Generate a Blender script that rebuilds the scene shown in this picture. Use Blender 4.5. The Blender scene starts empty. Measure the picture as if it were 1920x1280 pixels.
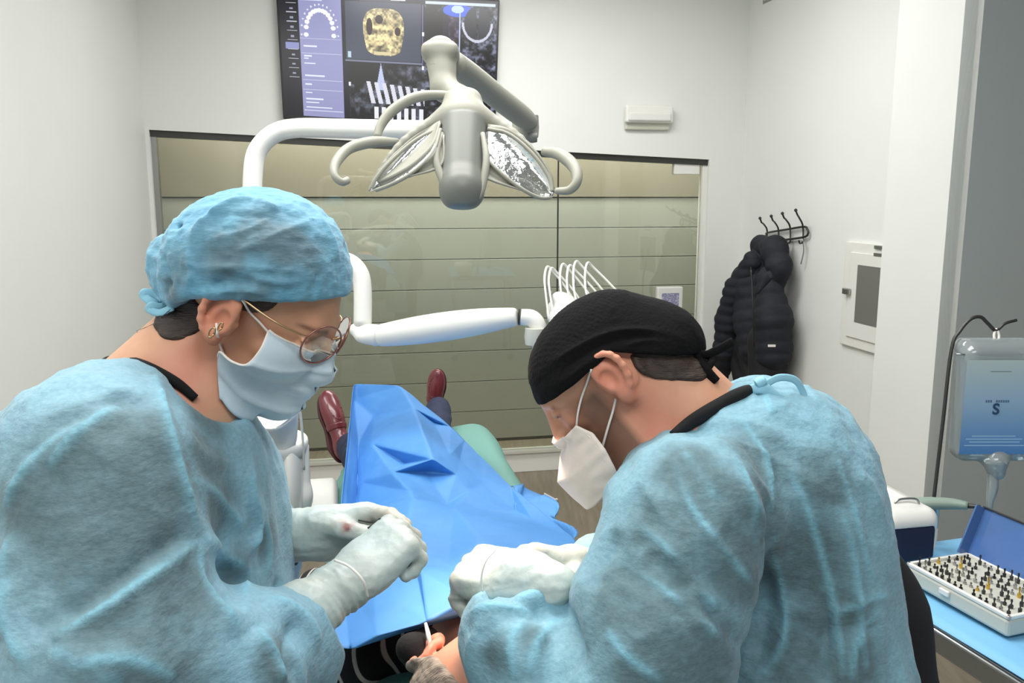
import bpy, bmesh, math, random
import numpy as np
from mathutils import Vector, Matrix
from mathutils.geometry import delaunay_2d_cdt
random.seed(4); RNG = np.random.default_rng(7)
SC = bpy.context.scene
COL = SC.collection

# ------------------------------------------------------------------ camera
PITCH = math.radians(9.65); FOC = 1600.0
CAM = np.array([0.0, 0.0, 1.75])
cR = np.array([1.0, 0, 0]); cF = np.array([0, math.cos(PITCH), -math.sin(PITCH)]); cU = np.array([0, math.sin(PITCH), math.cos(PITCH)])
cd = bpy.data.cameras.new('camera'); cam = bpy.data.objects.new('camera', cd); COL.objects.link(cam)
cd.sensor_width = 36; cd.lens = 36 * FOC / 1920; cd.clip_start = .05
cam.location = CAM; cam.rotation_euler = (math.radians(90) - PITCH, 0, 0)
SC.camera = cam
# ------------------------------------------------------------------ world, lights, exposure
w = bpy.data.worlds.new('world'); SC.world = w; w.use_nodes = True
w.node_tree.nodes['Background'].inputs[0].default_value = (.93, .96, 1, 1)
w.node_tree.nodes['Background'].inputs[1].default_value = .26
def area(name, loc, rot, sx, sy, power, col=(1, 1, 1)):
    l = bpy.data.lights.new(name, 'AREA'); l.shape = 'RECTANGLE'; l.size = sx; l.size_y = sy; l.energy = power; l.color = col
    o = bpy.data.objects.new(name, l); COL.objects.link(o); o.location = loc; o.rotation_euler = rot; return o
area('ceiling_light', (0.1, 3.9, 3.12), (0, 0, 0), 1.6, .8, 40, (1, .985, .96))
area('ceiling_light', (-.2, 1.6, 3.12), (0, 0, 0), 1.8, .9, 44, (1, .985, .96))
area('ceiling_light', (.2, -.4, 3.12), (0, 0, 0), 1.8, .9, 30, (1, .985, .96))
area('corridor_light', (-.2, 5.6, 2.9), (0, 0, math.radians(11)), 3.4, .35, 78, (1, .97, .94))
SC.view_settings.view_transform = 'Standard'; SC.view_settings.look = 'None'
SC.view_settings.gamma = 1; SC.view_settings.use_curve_mapping = False; SC.view_settings.exposure = .35

# ------------------------------------------------------------------ helpers
def P(px, py, d):
    return CAM + d * (cF + cR * (px - 960) / FOC - cU * (py - 640) / FOC)
def proj(p):
    q = np.asarray(p) - CAM; d = q @ cF
    return 960 + FOC * (q @ cR) / d, 640 - FOC * (q @ cU) / d, d
def nrm(v):
    v = np.asarray(v, float); return v / np.linalg.norm(v)
def lin(c):
    c = np.asarray(c, float) / 255.0
    return tuple(np.where(c <= .04045, c / 12.92, ((c + .055) / 1.055) ** 2.4)) + (1,)
def empty(name, loc, label=None, cat=None, group=None):
    o = bpy.data.objects.new(name, None); COL.objects.link(o); o.location = Vector(loc); o.empty_display_size = .05
    if label: o['label'] = label
    if cat: o['category'] = cat
    if group: o['group'] = group
    return o
def tag(o, label, cat, group=None, kind=None):
    if label: o['label'] = label
    if cat: o['category'] = cat
    if group: o['group'] = group
    if kind: o['kind'] = kind
    return o
def par(o, parent):
    if parent is not None:
        o.parent = parent; o.matrix_parent_inverse = Matrix.Translation(-parent.location) if parent.type == 'EMPTY' else Matrix.Identity(4)
def mesh(name, v, f, mat, parent=None, smooth=True, col=None, label=None):
    me = bpy.data.meshes.new(name); v = np.asarray(v, float)
    me.from_pydata(v.tolist(), [], f if isinstance(f, list) else f.tolist())
    if smooth: me.polygons.foreach_set('use_smooth', [True] * len(me.polygons))
    if col is not None:
        a = me.color_attributes.new('Col', 'FLOAT_COLOR', 'POINT')
        c = np.ones((len(v), 4), np.float32); c[:, :3] = col; a.data.foreach_set('color', c.ravel())
    me.update()
    o = bpy.data.objects.new(name, me); COL.objects.link(o)
    if mat: me.materials.append(mat)
    par(o, parent)
    if label: o['label'] = label
    return o
def struct(o): o['kind'] = 'structure'; return o
def bevel(o, w, seg=2):
    m = o.modifiers.new('b', 'BEVEL'); m.width = w; m.segments = seg; m.limit_method = 'ANGLE'; m.angle_limit = .6; return o
def hexa(p8):     # p8: bottom 4 then top 4
    return np.array(p8), [[3, 2, 1, 0], [4, 5, 6, 7], [0, 1, 5, 4], [1, 2, 6, 5], [2, 3, 7, 6], [3, 0, 4, 7]]
def box(name, c, half, mat, parent=None, R=np.eye(3), bev=0, seg=2, **k):
    c = np.asarray(c, float); h = half
    s = [(-1, -1, -1), (1, -1, -1), (1, 1, -1), (-1, 1, -1), (-1, -1, 1), (1, -1, 1), (1, 1, 1), (-1, 1, 1)]
    v = [c + R @ (np.array(q) * h) for q in s]
    v, f = hexa(v); o = mesh(name, v, f, mat, parent, smooth=False, **k)
    if bev: bevel(o, bev, seg)
    return o
def frm(x, z):   # rotation with columns x, y=z cross x, z
    x = nrm(x); z = np.asarray(z, float); z = nrm(z - x * (z @ x)); return np.stack([x, np.cross(z, x), z], 1)
def catmull(pts, n):
    p = np.asarray(pts, float); q = np.vstack([2 * p[0] - p[1], p, 2 * p[-1] - p[-2]]); out = []
    for i in range(len(p) - 1):
        a, b, c, d = q[i:i + 4]
        for t in np.linspace(0, 1, n, endpoint=False):
            out.append(.5 * (2 * b + (c - a) * t + (2 * a - 5 * b + 4 * c - d) * t * t + (3 * b - a - 3 * c + d) * t ** 3))
    out.append(p[-1]); return np.array(out)
def tube_vf(pts, r, n=8, sm=6, flat=None, close=False):
    pts = np.asarray(pts, float); rr = np.broadcast_to(np.asarray(r, float), (len(pts),)).reshape(-1, 1)
    if sm > 1: pr = catmull(np.hstack([pts, rr]), sm); pts, rr = pr[:, :3], pr[:, 3]
    else: rr = rr[:, 0]
    T = np.gradient(pts, axis=0); T /= np.linalg.norm(T, axis=1)[:, None] + 1e-12
    up = np.array([0, 0, 1.]) if abs(T[0, 2]) < .9 else np.array([0, 1., 0])
    N = nrm(np.cross(T[0], up)); V = []
    for i in range(len(pts)):
        N = nrm(N - T[i] * (N @ T[i])); B = np.cross(T[i], N)
        for a in np.arange(n) * 2 * math.pi / n:
            k = 1 if flat is None else flat
            V.append(pts[i] + rr[i] * (N * math.cos(a) * k + B * math.sin(a)))
    F = []
    for i in range(len(pts) - 1):
        for j in range(n):
            F.append([i * n + j, i * n + (j + 1) % n, (i + 1) * n + (j + 1) % n, (i + 1) * n + j])
    F.append(list(range(n))[::-1]); F.append([(len(pts) - 1) * n + j for j in range(n)])
    return np.array(V), F
def tube(name, pts, r, mat, parent=None, n=10, sm=6, flat=None, **k):
    v, f = tube_vf(pts, r, n, sm, flat); return mesh(name, v, f, mat, parent, **k)
def lathe(name, prof, origin, axis, mat, parent=None, n=24, **k):   # prof: (r, t)
    axis = nrm(axis); a = nrm(np.cross(axis, [0, 1, 0.01] if abs(axis[1]) < .9 else [1, 0, 0])); b = np.cross(axis, a)
    V = []; F = []
    for r, t in prof:
        for j in range(n):
            q = 2 * math.pi * j / n; V.append(np.asarray(origin) + axis * t + r * (a * math.cos(q) + b * math.sin(q)))
    for i in range(len(prof) - 1):
        for j in range(n): F.append([i * n + j, i * n + (j + 1) % n, (i + 1) * n + (j + 1) % n, (i + 1) * n + j])
    F.append(list(range(n))[::-1]); F.append([(len(prof) - 1) * n + j for j in range(n)])
    o = mesh(name, V, F, mat, parent, **k)
    m = o.modifiers.new('e', 'EDGE_SPLIT'); m.split_angle = .7
    return o
def grid_vf(fn, nu, nv):
    V = [fn(i / nu, j / nv) for j in range(nv + 1) for i in range(nu + 1)]
    F = [[j * (nu + 1) + i, j * (nu + 1) + i + 1, (j + 1) * (nu + 1) + i + 1, (j + 1) * (nu + 1) + i] for j in range(nv) for i in range(nu)]
    return V, F
def solid(o, t, off=0):
    m = o.modifiers.new('s', 'SOLIDIFY'); m.thickness = t; m.offset = off; return o

# noise on arrays
_lat = RNG.random((32, 32, 32)).astype(np.float32)
def vnoise(p):
    p = np.asarray(p, np.float32); i = np.floor(p).astype(int); f = p - i; f = f * f * (3 - 2 * f); i &= 31; j = (i + 1) & 31; o = 0
    for a in (0, 1):
        for b in (0, 1):
            for c in (0, 1):
                ww = (f[:, 0] if a else 1 - f[:, 0]) * (f[:, 1] if b else 1 - f[:, 1]) * (f[:, 2] if c else 1 - f[:, 2])
                o = o + ww * _lat[(j if a else i)[:, 0], (j if b else i)[:, 1], (j if c else i)[:, 2]]
    return o - .5
def ridge(p, oct=3):
    s = 0; a = 1
    for k in range(oct): s = s + a * (1 - np.abs(vnoise(p * 2 ** k + 7 * k)) * 4); a *= .5
    return s

# ------------------------------------------------------------------ signed distance modelling
def cone(a, b, ra, rb=None):
    a = np.asarray(a, np.float32); b = np.asarray(b, np.float32); rb = ra if rb is None else rb; ab = b - a; L = float(ab @ ab) + 1e-12
    def f(p):
        q = p - a; t = np.clip(q @ ab / L, 0, 1); return np.sqrt(((q - t[:, None] * ab) ** 2).sum(1)) - (ra + (rb - ra) * t)
    return f
def ell(c, r, R=None):
    c = np.asarray(c, np.float32); r = np.asarray(r, np.float32); R = None if R is None else np.asarray(R, np.float32)
    def f(p):
        q = p - c
        if R is not None: q = q @ R
        k0 = np.sqrt(((q / r) ** 2).sum(1)); k1 = np.sqrt(((q / (r * r)) ** 2).sum(1)) + 1e-9
        return k0 * (k0 - 1) / k1
    return f
def rbox(c, h, rad, R=None):
    c = np.asarray(c, np.float32); h = np.asarray(h, np.float32) - rad; R = None if R is None else np.asarray(R, np.float32)
    def f(p):
        q = p - c
        if R is not None: q = q @ R
        d = np.abs(q) - h; return np.sqrt((np.maximum(d, 0) ** 2).sum(1)) + np.minimum(d.max(1), 0) - rad
    return f
def plane(p0, n):     # negative on the side opposite n
    p0 = np.asarray(p0, np.float32); n = nrm(n).astype(np.float32); return lambda p: (p - p0) @ n
def chain(pts, rs, k=.01):
    rs = np.broadcast_to(rs, (len(pts),)); return uni([cone(pts[i], pts[i + 1], rs[i], rs[i + 1]) for i in range(len(pts) - 1)], k)
def smin(a, b, k):
    if k <= 0: return np.minimum(a, b)
    h = np.maximum(k - np.abs(a - b), 0) / k; return np.minimum(a, b) - h * h * k * .25
def uni(fs, k=0.0):
    def f(p):
        o = fs[0](p)
        for g in fs[1:]: o = smin(o, g(p), k)
        return o
    return f
def inter(a, b, k=0.0): return lambda p: -smin(-a(p), -b(p), k)
def sub(a, b, k=0.0): return lambda p: -smin(-a(p), b(p), k)
def off(a, d): return lambda p: a(p) - d
def surfnet(fn, lo, hi, h):
    lo = np.asarray(lo, float); hi = np.asarray(hi, float); B = 8
    nb = np.maximum(np.ceil((hi - lo) / h / B).astype(int), 1); n = nb * B + 1
    F = np.ones(n, np.float32)
    bi = np.stack(np.meshgrid(*[np.arange(k) for k in nb], indexing='ij'), -1).reshape(-1, 3)
    cen = (lo + (bi + .5) * B * h).astype(np.float32); fc = fn(cen); rad = B * h * .8661 * 1.5 + .01
    keep = np.abs(fc) < rad
    neg = bi[(~keep) & (fc < 0)]
    for x, y, z in neg * B: F[x:x + B + 1, y:y + B + 1, z:z + B + 1] = -1
    bk = bi[keep]; g = np.arange(B + 1); loc = np.stack(np.meshgrid(g, g, g, indexing='ij'), -1).reshape(-1, 3)
    CH = 600
    for s in range(0, len(bk), CH):
        ii = (bk[s:s + CH, None, :] * B + loc[None]).reshape(-1, 3)
        F[ii[:, 0], ii[:, 1], ii[:, 2]] = fn((lo + ii * h).astype(np.float32))
    S = F < 0
    nc = n - 1; cnt = np.zeros(nc, np.int32); acc = np.zeros(tuple(nc) + (3,), np.float32)
    c8 = [(a, b, c) for a in (0, 1) for b in (0, 1) for c in (0, 1)]
    sl = lambda o: tuple(slice(o[i], o[i] + nc[i]) for i in range(3))
    tot = sum(S[sl(c)].astype(np.int8) for c in c8); act = np.argwhere((tot > 0) & (tot < 8))
    if len(act) == 0: return np.zeros((0, 3)), []
    acc = np.zeros((len(act), 3)); cnt = np.zeros(len(act))
    val = {c: F[act[:, 0] + c[0], act[:, 1] + c[1], act[:, 2] + c[2]] for c in c8}
    for c in c8:
        for ax in range(3):
            if c[ax] == 0:
                d = list(c); d[ax] = 1; d = tuple(d); a, b = val[c], val[d]; m = (a < 0) != (b < 0)
                t = np.where(m, a / np.where(m, a - b, 1), 0)
                pt = np.tile(np.array(c, float), (len(act), 1)); pt[:, ax] = t; acc[m] += pt[m]; cnt[m] += 1
    V = lo + (act + acc / cnt[:, None]) * h
    idx = -np.ones(nc, np.int64); idx[act[:, 0], act[:, 1], act[:, 2]] = np.arange(len(act))
    quads = []
    for ax in range(3):
        u, v = (ax + 1) % 3, (ax + 2) % 3
        s0 = [slice(1, nc[i]) for i in range(3)]; s0[ax] = slice(0, nc[ax]); s1 = list(s0); s1[ax] = slice(1, nc[ax] + 1)
        a = S[tuple(s0)]; b = S[tuple(s1)]; e = np.argwhere(a != b)
        sg = a[e[:, 0], e[:, 1], e[:, 2]]
        o = np.array([1, 1, 1]); o[ax] = 0; e = e + o
        du = np.zeros(3, int); du[u] = 1; dv = np.zeros(3, int); dv[v] = 1
        q = np.stack([idx[tuple((e - du - dv).T)], idx[tuple((e - dv).T)], idx[tuple(e.T)], idx[tuple((e - du).T)]], 1)
        q[~sg] = q[~sg][:, ::-1]; quads.append(q)
    Q = np.vstack(quads); Q = Q[(Q >= 0).all(1)]
    # project to the surface and take normals
    p = V.astype(np.float32); e = h * .5
    for it in range(1):
        G = np.stack([fn(p + np.eye(3, dtype=np.float32)[i] * e) - fn(p - np.eye(3, dtype=np.float32)[i] * e) for i in range(3)], 1)
        G /= np.linalg.norm(G, axis=1)[:, None] + 1e-9
        dd = np.clip(fn(p), -h, h); p = p - G * dd[:, None] * .6
    return p.astype(float), Q, G.astype(float)
def trace(fn, px, py, d0=.4, d1=4):
    o = CAM; dr = P(px, py, 1.0) - CAM; L = np.linalg.norm(dr); dr = dr / L; t = d0
    for i in range(120):
        s = float(fn((o + dr * t)[None].astype(np.float32))[0]); t += max(s, .0003)
        if s < .0006: break
        if t > d1: return None
    return o + dr * t
def pline_dist(v, pts):
    best = np.full(len(v), 9.0)
    for a, b in zip(pts[:-1], pts[1:]):
        ab = b - a; t = np.clip((v - a) @ ab / (ab @ ab + 1e-12), 0, 1); best = np.minimum(best, np.linalg.norm(v - a - t[:, None] * ab, axis=1))
    return best
def taper(v, pts):
    ab = pts[-1] - pts[0]; t = np.clip((v - pts[0]) @ ab / (ab @ ab + 1e-12), 0, 1); return np.clip(np.minimum(t, 1 - t) * 5, .0, 1) ** .6
def creases(fn, v, g, lst):
    """lst of (polyline in picture points traced onto the surface, height, width)"""
    d = np.zeros(len(v))
    for pts, h, wd in lst:
        q = [trace(fn, x, y) for x, y in pts]; q = [a for a in q if a is not None]
        if len(q) < 2: continue
        q = catmull(q, 4); r = pline_dist(v, q); d += h * np.exp(-(r / wd) ** 1.15) * taper(v, q)
    return v + g * d[:, None]
def spots(fn, v, lst, soft=.5):
    m = np.zeros(len(v))
    for x, y, rx in lst:
        q = trace(fn, x, y)
        if q is None: continue
        r = np.linalg.norm(v - q, axis=1) / rx; m = np.maximum(m, np.clip((1.15 - r) / soft, 0, 1))
    return m

# ------------------------------------------------------------------ materials
def mat(name, color, rough=.5, metal=0, spec=.5, noise=None, bump=None, attr=False, emit=None, trans=0, alpha=1, sheen=0, sss=0, coat=0, aniso=None):
    """noise=(scale, amount, color2)   bump=(scale, strength, distance[, stretch])"""
    m = bpy.data.materials.new(name); m.use_nodes = True; nt = m.node_tree; N = nt.nodes; Lk = nt.links; b = N['Principled BSDF']
    c = lin(color); b.inputs['Base Color'].default_value = c; b.inputs['Roughness'].default_value = rough; b.inputs['Metallic'].default_value = metal
    b.inputs['Specular IOR Level'].default_value = spec; b.inputs['Transmission Weight'].default_value = trans; b.inputs['Alpha'].default_value = alpha
    if sheen: b.inputs['Sheen Weight'].default_value = sheen
    if coat: b.inputs['Coat Weight'].default_value = coat
    if sss: b.inputs['Subsurface Weight'].default_value = sss; b.inputs['Subsurface Radius'].default_value = (.012, .004, .002)
    tc = N.new('ShaderNodeTexCoord'); cur = None
    if noise:
        t = N.new('ShaderNodeTexNoise'); t.inputs['Scale'].default_value = noise[0]; t.inputs['Detail'].default_value = 5; Lk.new(tc.outputs['Object'], t.inputs['Vector'])
        r = N.new('ShaderNodeMapRange'); r.inputs[1].default_value = .35; r.inputs[2].default_value = .65; r.inputs[4].default_value = noise[1]; Lk.new(t.outputs[0], r.inputs[0])
        x = N.new('ShaderNodeMix'); x.data_type = 'RGBA'; Lk.new(r.outputs[0], x.inputs[0]); x.inputs[6].default_value = c; x.inputs[7].default_value = lin(noise[2]); cur = x.outputs[2]
    if attr:
        a = N.new('ShaderNodeVertexColor'); a.layer_name = 'Col'
        if cur is None: cur = a.outputs[0]
        else:
            x = N.new('ShaderNodeMix'); x.data_type = 'RGBA'; x.blend_type = 'MULTIPLY'; x.inputs[0].default_value = 1; Lk.new(cur, x.inputs[6]); Lk.new(a.outputs[0], x.inputs[7]); cur = x.outputs[2]
    if cur is not None: Lk.new(cur, b.inputs['Base Color'])
    if bump:
        t = N.new('ShaderNodeTexNoise'); t.inputs['Scale'].default_value = bump[0]; t.inputs['Detail'].default_value = 6; src = tc.outputs['Object']
        if len(bump) > 3:
            mp = N.new('ShaderNodeMapping'); mp.inputs['Scale'].default_value = bump[3]; Lk.new(src, mp.inputs[0]); src = mp.outputs[0]
        Lk.new(src, t.inputs['Vector'])
        bb = N.new('ShaderNodeBump'); bb.inputs['Strength'].default_value = bump[1]; bb.inputs['Distance'].default_value = bump[2]; Lk.new(t.outputs[0], bb.inputs['Height']); Lk.new(bb.outputs[0], b.inputs['Normal'])
    if emit:
        b.inputs['Emission Color'].default_value = lin(emit[0]); b.inputs['Emission Strength'].default_value = emit[1]
    return m
M = {}
M['wall'] = mat('wall_paint', (226, 228, 224), .6, noise=(3, .25, (218, 221, 216)), bump=(180, .06, .002))
M['wall_grey'] = mat('grey_wall_finish', (176, 184, 182), .6, noise=(3, .25, (168, 177, 175)), bump=(180, .06, .002))  # wall finish repeated in a darker, greyer tone
M['ceil'] = mat('ceiling_paint', (235, 235, 233), .8)
M['white'] = mat('white_plastic', (226, 226, 220), .3, coat=.2)
M['whitem'] = mat('white_matt', (222, 222, 217), .6)
M['offwhite'] = mat('ivory_plastic', (196, 196, 184), .35, coat=.25)
M['lampwhite'] = mat('lamp_plastic', (156, 156, 144), .5)
M['lampgrey'] = mat('lamp_smoked_plastic', (118, 121, 115), .42)
M['metal'] = mat('steel', (170, 170, 168), .28, metal=1, bump=(60, .05, .002))
M['darkmetal'] = mat('dark_steel', (72, 72, 70), .4, metal=.8)
M['black'] = mat('black_plastic', (14, 14, 18), .3)
M['panel'] = mat('olive_lacquer', (178, 179, 169), .35, noise=(6, .25, (172, 173, 163)))
M['upper'] = mat('beige_lacquer', (150, 143, 126), .4)
M['floor'] = None
M['teal'] = mat('teal_vinyl', (110, 165, 155), .35, bump=(220, .08, .001))
M['drape'] = mat('blue_drape', (72, 138, 205), .6, noise=(30, .35, (84, 148, 210)), bump=(260, .12, .001))
M['tablecloth'] = mat('light_blue_drape', (120, 182, 222), .6, bump=(120, .2, .002))
M['gown'] = mat('gown_nonwoven', (255, 255, 255), .75, noise=(170, .7, (222, 232, 234)), attr=True, bump=(95, .55, .0028, (1, 1, 1.8)), sheen=.15)
M['cap'] = mat('cap_nonwoven', (255, 255, 255), .75, noise=(120, .7, (222, 232, 234)), attr=True, bump=(130, .4, .002, (1, 1, 3)), sheen=.25)
M['skin'] = mat('skin', (255, 255, 255), .5, noise=(40, .5, (246, 232, 225)), attr=True, bump=(300, .08, .001), sss=.06)
M['hair'] = mat('dark_hair', (44, 34, 30), .55, noise=(60, .6, (75, 60, 50)), bump=(90, .9, .003, (1, 1, 6)))
M['greyhair'] = mat('grey_hair', (112, 102, 92), .6, noise=(70, .7, (165, 155, 142)), bump=(90, .9, .003, (1, 5, 1)))
M['tie'] = mat('gown_tie_cloth', (146, 200, 220), .7)
M['maskb'] = mat('blue_mask', (190, 210, 222), .7, noise=(90, .4, (204, 220, 228)), bump=(200, .2, .001), attr=True)
M['maskw'] = mat('white_mask', (232, 218, 208), .7, noise=(60, .4, (238, 226, 218)), bump=(160, .25, .001))
M['glove'] = mat('latex_glove', (214, 220, 212), .42, noise=(50, .5, (228, 234, 236)), attr=True, bump=(60, .5, .003), sss=.05)
M['scrub'] = mat('black_scrubs', (10, 11, 14), .9, bump=(200, .3, .002))
M['capblack'] = mat('black_cotton', (8, 8, 10), .9, spec=.2, bump=(240, .6, .002))
M['shoe'] = mat('burgundy_leather', (98, 30, 40), .3, coat=.4, noise=(20, .4, (120, 42, 50)))
M['navy'] = mat('navy_cloth', (26, 36, 66), .8, bump=(150, .3, .002))
M['gold'] = mat('gold_metal', (205, 170, 130), .3, metal=1)
M['rose'] = mat('rose_frame', (150, 105, 95), .3, metal=.8)
M['jacket'] = mat('jacket_nylon', (32, 35, 42), .75, spec=.3, bump=(160, .25, .002))
M['jacketd'] = mat('jacket_smooth', (16, 18, 22), .7)
M['strap'] = mat('elastic', (236, 232, 226), .7)
def glassmat(name, tint, gl=.12, rough=.02, dens=.0):
    m = bpy.data.materials.new(name); m.use_nodes = True; nt = m.node_tree; N = nt.nodes; L = nt.links
    for n in list(N):
        if n.type == 'BSDF_PRINCIPLED': N.remove(n)
    o = [n for n in N if n.type == 'OUTPUT_MATERIAL'][0]
    t = N.new('ShaderNodeBsdfTransparent'); t.inputs[0].default_value = lin(tint); g = N.new('ShaderNodeBsdfGlossy'); g.inputs['Roughness'].default_value = rough
    fr = N.new('ShaderNodeFresnel'); fr.inputs[0].default_value = 1.5
    mx = N.new('ShaderNodeMath'); mx.operation = 'MULTIPLY_ADD'; mx.inputs[1].default_value = 1; mx.inputs[2].default_value = gl; L.new(fr.outputs[0], mx.inputs[0])
    x = N.new('ShaderNodeMixShader'); L.new(mx.outputs[0], x.inputs[0]); L.new(t.outputs[0], x.inputs[1]); L.new(g.outputs[0], x.inputs[2]); last = x.outputs[0]
    if dens:
        d = N.new('ShaderNodeBsdfDiffuse'); d.inputs[0].default_value = lin(tint); y = N.new('ShaderNodeMixShader'); y.inputs[0].default_value = dens; L.new(last, y.inputs[1]); L.new(d.outputs[0], y.inputs[2]); last = y.outputs[0]
    L.new(last, o.inputs[0]); return m
M['glass'] = glassmat('partition_glass', (238, 241, 236), .02)
M['lens'] = glassmat('spectacle_lens', (245, 240, 238), .06)
M['lidblue'] = glassmat('blue_acrylic', (104, 146, 208), .06, .1, .5)
M['bottle'] = glassmat('clear_plastic', (205, 215, 216), .06, .1, .3)
# floor: grey-brown boards
m = mat('floor_wood', (124, 114, 98), .45); nt = m.node_tree; N = nt.nodes; L = nt.links; tc = N.new('ShaderNodeTexCoord'); mp = N.new('ShaderNodeMapping'); mp.inputs['Scale'].default_value = (14, 1.2, 1); mp.inputs['Rotation'].default_value = (0, 0, .2)
t = N.new('ShaderNodeTexNoise'); t.inputs['Scale'].default_value = 3; t.inputs['Detail'].default_value = 8; x = N.new('ShaderNodeMix'); x.data_type = 'RGBA'; x.inputs[6].default_value = lin((98, 88, 72)); x.inputs[7].default_value = lin((150, 140, 122))
L.new(tc.outputs['Object'], mp.inputs[0]); L.new(mp.outputs[0], t.inputs[0]); L.new(t.outputs[0], x.inputs[0]); L.new(x.outputs[2], N['Principled BSDF'].inputs['Base Color']); M['floor'] = m
def rasterplate(name, img, c4, mat_, parent=None, label=None):
    """img (h,w,3) srgb 0-255, c4 corners TL,TR,BR,BL; one small facet per cell with its own colour"""
    h, ww = img.shape[:2]; TL, TR, BR, BL = [np.asarray(c) for c in c4]
    u = np.linspace(0, 1, ww + 1); v = np.linspace(0, 1, h + 1); U, Vv = np.meshgrid(u, v); U = U[..., None]; Vv = Vv[..., None]
    X = (TL * (1 - U) + TR * U) * (1 - Vv) + (BL * (1 - U) + BR * U) * Vv; ij = np.arange((h + 1) * (ww + 1)).reshape(h + 1, ww + 1)
    Q = np.stack([ij[:-1, :-1], ij[1:, :-1], ij[1:, 1:], ij[:-1, 1:]], -1).reshape(-1, 4)
    o = mesh(name, X.reshape(-1, 3), Q, mat_, parent, smooth=False, label=label); me = o.data
    a = me.color_attributes.new('Col', 'FLOAT_COLOR', 'CORNER'); c = np.asarray(img, float).reshape(-1, 3) / 255; c = np.where(c <= .04045, c / 12.92, ((c + .055) / 1.055) ** 2.4)
    cc = np.ones((len(c), 4, 4), np.float32); cc[:, :, :3] = c[:, None]; a.data.foreach_set('color', cc.ravel()); return o
ms = mat('screen_picture', (0, 0, 0), .25); nt = ms.node_tree; a = nt.nodes.new('ShaderNodeVertexColor'); a.layer_name = 'Col'; b = nt.nodes['Principled BSDF']; nt.links.new(a.outputs[0], b.inputs['Emission Color']); b.inputs['Emission Strength'].default_value = .8; M['screen'] = ms
def striped():
    m = mat('striped_shirt', (16, 16, 20), .8); nt = m.node_tree; N = nt.nodes; L = nt.links; tc = N.new('ShaderNodeTexCoord'); mp = N.new('ShaderNodeMapping'); mp.inputs['Rotation'].default_value = (0, .35, .22)
    wv = N.new('ShaderNodeTexWave'); wv.inputs['Scale'].default_value = 13; wv.inputs['Distortion'].default_value = .6; wv.inputs['Detail Scale'].default_value = .5; r = N.new('ShaderNodeValToRGB'); r.color_ramp.elements[0].position = .88; r.color_ramp.elements[0].color = lin((15, 15, 19)); r.color_ramp.elements[1].position = .95; r.color_ramp.elements[1].color = lin((190, 182, 172))
    L.new(tc.outputs['Object'], mp.inputs[0]); L.new(mp.outputs[0], wv.inputs[0]); L.new(wv.outputs[0], r.inputs[0]); L.new(r.outputs[0], N['Principled BSDF'].inputs['Base Color']); return m
M['stripe'] = striped()
M['print'] = mat('printed', (255, 255, 255), .5, attr=True)
# ================================================================== ROOM
AL = math.atan(.194); WE = np.array([math.cos(AL), math.sin(AL), 0]); WN = np.array([-math.sin(AL), math.cos(AL), 0]); W0 = np.array([0, 5.243, 0]); ZU = np.array([0, 0, 1.])
def onplane(px, py, p0, n):
    r = P(px, py, 1.0) - CAM; return CAM + r * (((p0 - CAM) @ n) / (r @ n))
def wsz(px, py, t=0):     # picture point -> (s, z) on the back wall plane shifted back by t
    q = onplane(px, py, W0 + WN * t, WN); return (q - W0) @ WE, q[2]
def wp(s, z, t=0): return W0 + WE * s + WN * t + ZU * z
def wprism(name, poly, t0, t1, mt, parent=None, bev=0, **k):   # polygon (s,z) extruded between depths t0<t1
    n = len(poly); v = [wp(s, z, t0) for s, z in poly] + [wp(s, z, t1) for s, z in poly]
    f = [list(range(n)), list(range(n, 2 * n))[::-1]] + [[i, i + n, (i + 1) % n + n, (i + 1) % n] for i in range(n)]
    o = mesh(name, v, f, mt, parent, smooth=False, **k)
    if bev: bevel(o, bev)
    return o
def rect(s0, z0, s1, z1): return [(s0, z0), (s1, z0), (s1, z1), (s0, z1)]
H = 3.2
sl = wsz(263, 120)[0]; sr = wsz(1394, 300)[0]
oTL = wsz(279, 243); oTR = wsz(1330, 299); oBL = (wsz(292, 440)[0], 0.0); oBR = (wsz(1318, 640)[0], 0.0)
wb = empty('wall_back', wp(0, 0)); wb['kind'] = 'structure'
wprism('wall_above', [(sl, oTL[1]), (oTL[0], oTL[1]), oTR, (sr, oTR[1]), (sr, H), (sl, H)], 0, .12, M['wall'], wb)
wprism('wall_side', [(sl, 0), oBL, oTL, (sl, oTL[1])], 0, .12, M['wall'], wb)
wprism('wall_side', [oBR, (sr, 0), (sr, oTR[1]), oTR], 0, .12, M['wall'], wb)
def side(s, t): return W0 + WE * s + WN * t
def slab(name, a, b, z0, z1, th, mt, parent=None, **k):   # upright slab from a to b, thickness th to the left of the direction
    d = nrm(b - a); n = np.array([-d[1], d[0], 0]) * th
    v, f = hexa([a + ZU * z0, b + ZU * z0, b + n + ZU * z0, a + n + ZU * z0, a + ZU * z1, b + ZU * z1, b + n + ZU * z1, a + n + ZU * z1])
    return mesh(name, v, f, mt, parent, smooth=False, **k)
struct(slab('wall_left', side(sl, .12), side(sl, -7), 0, H, -.12, M['wall']))
struct(slab('wall_right', side(sr, .12), side(sr, -2.2), 0, H, .12, M['wall']))
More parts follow.
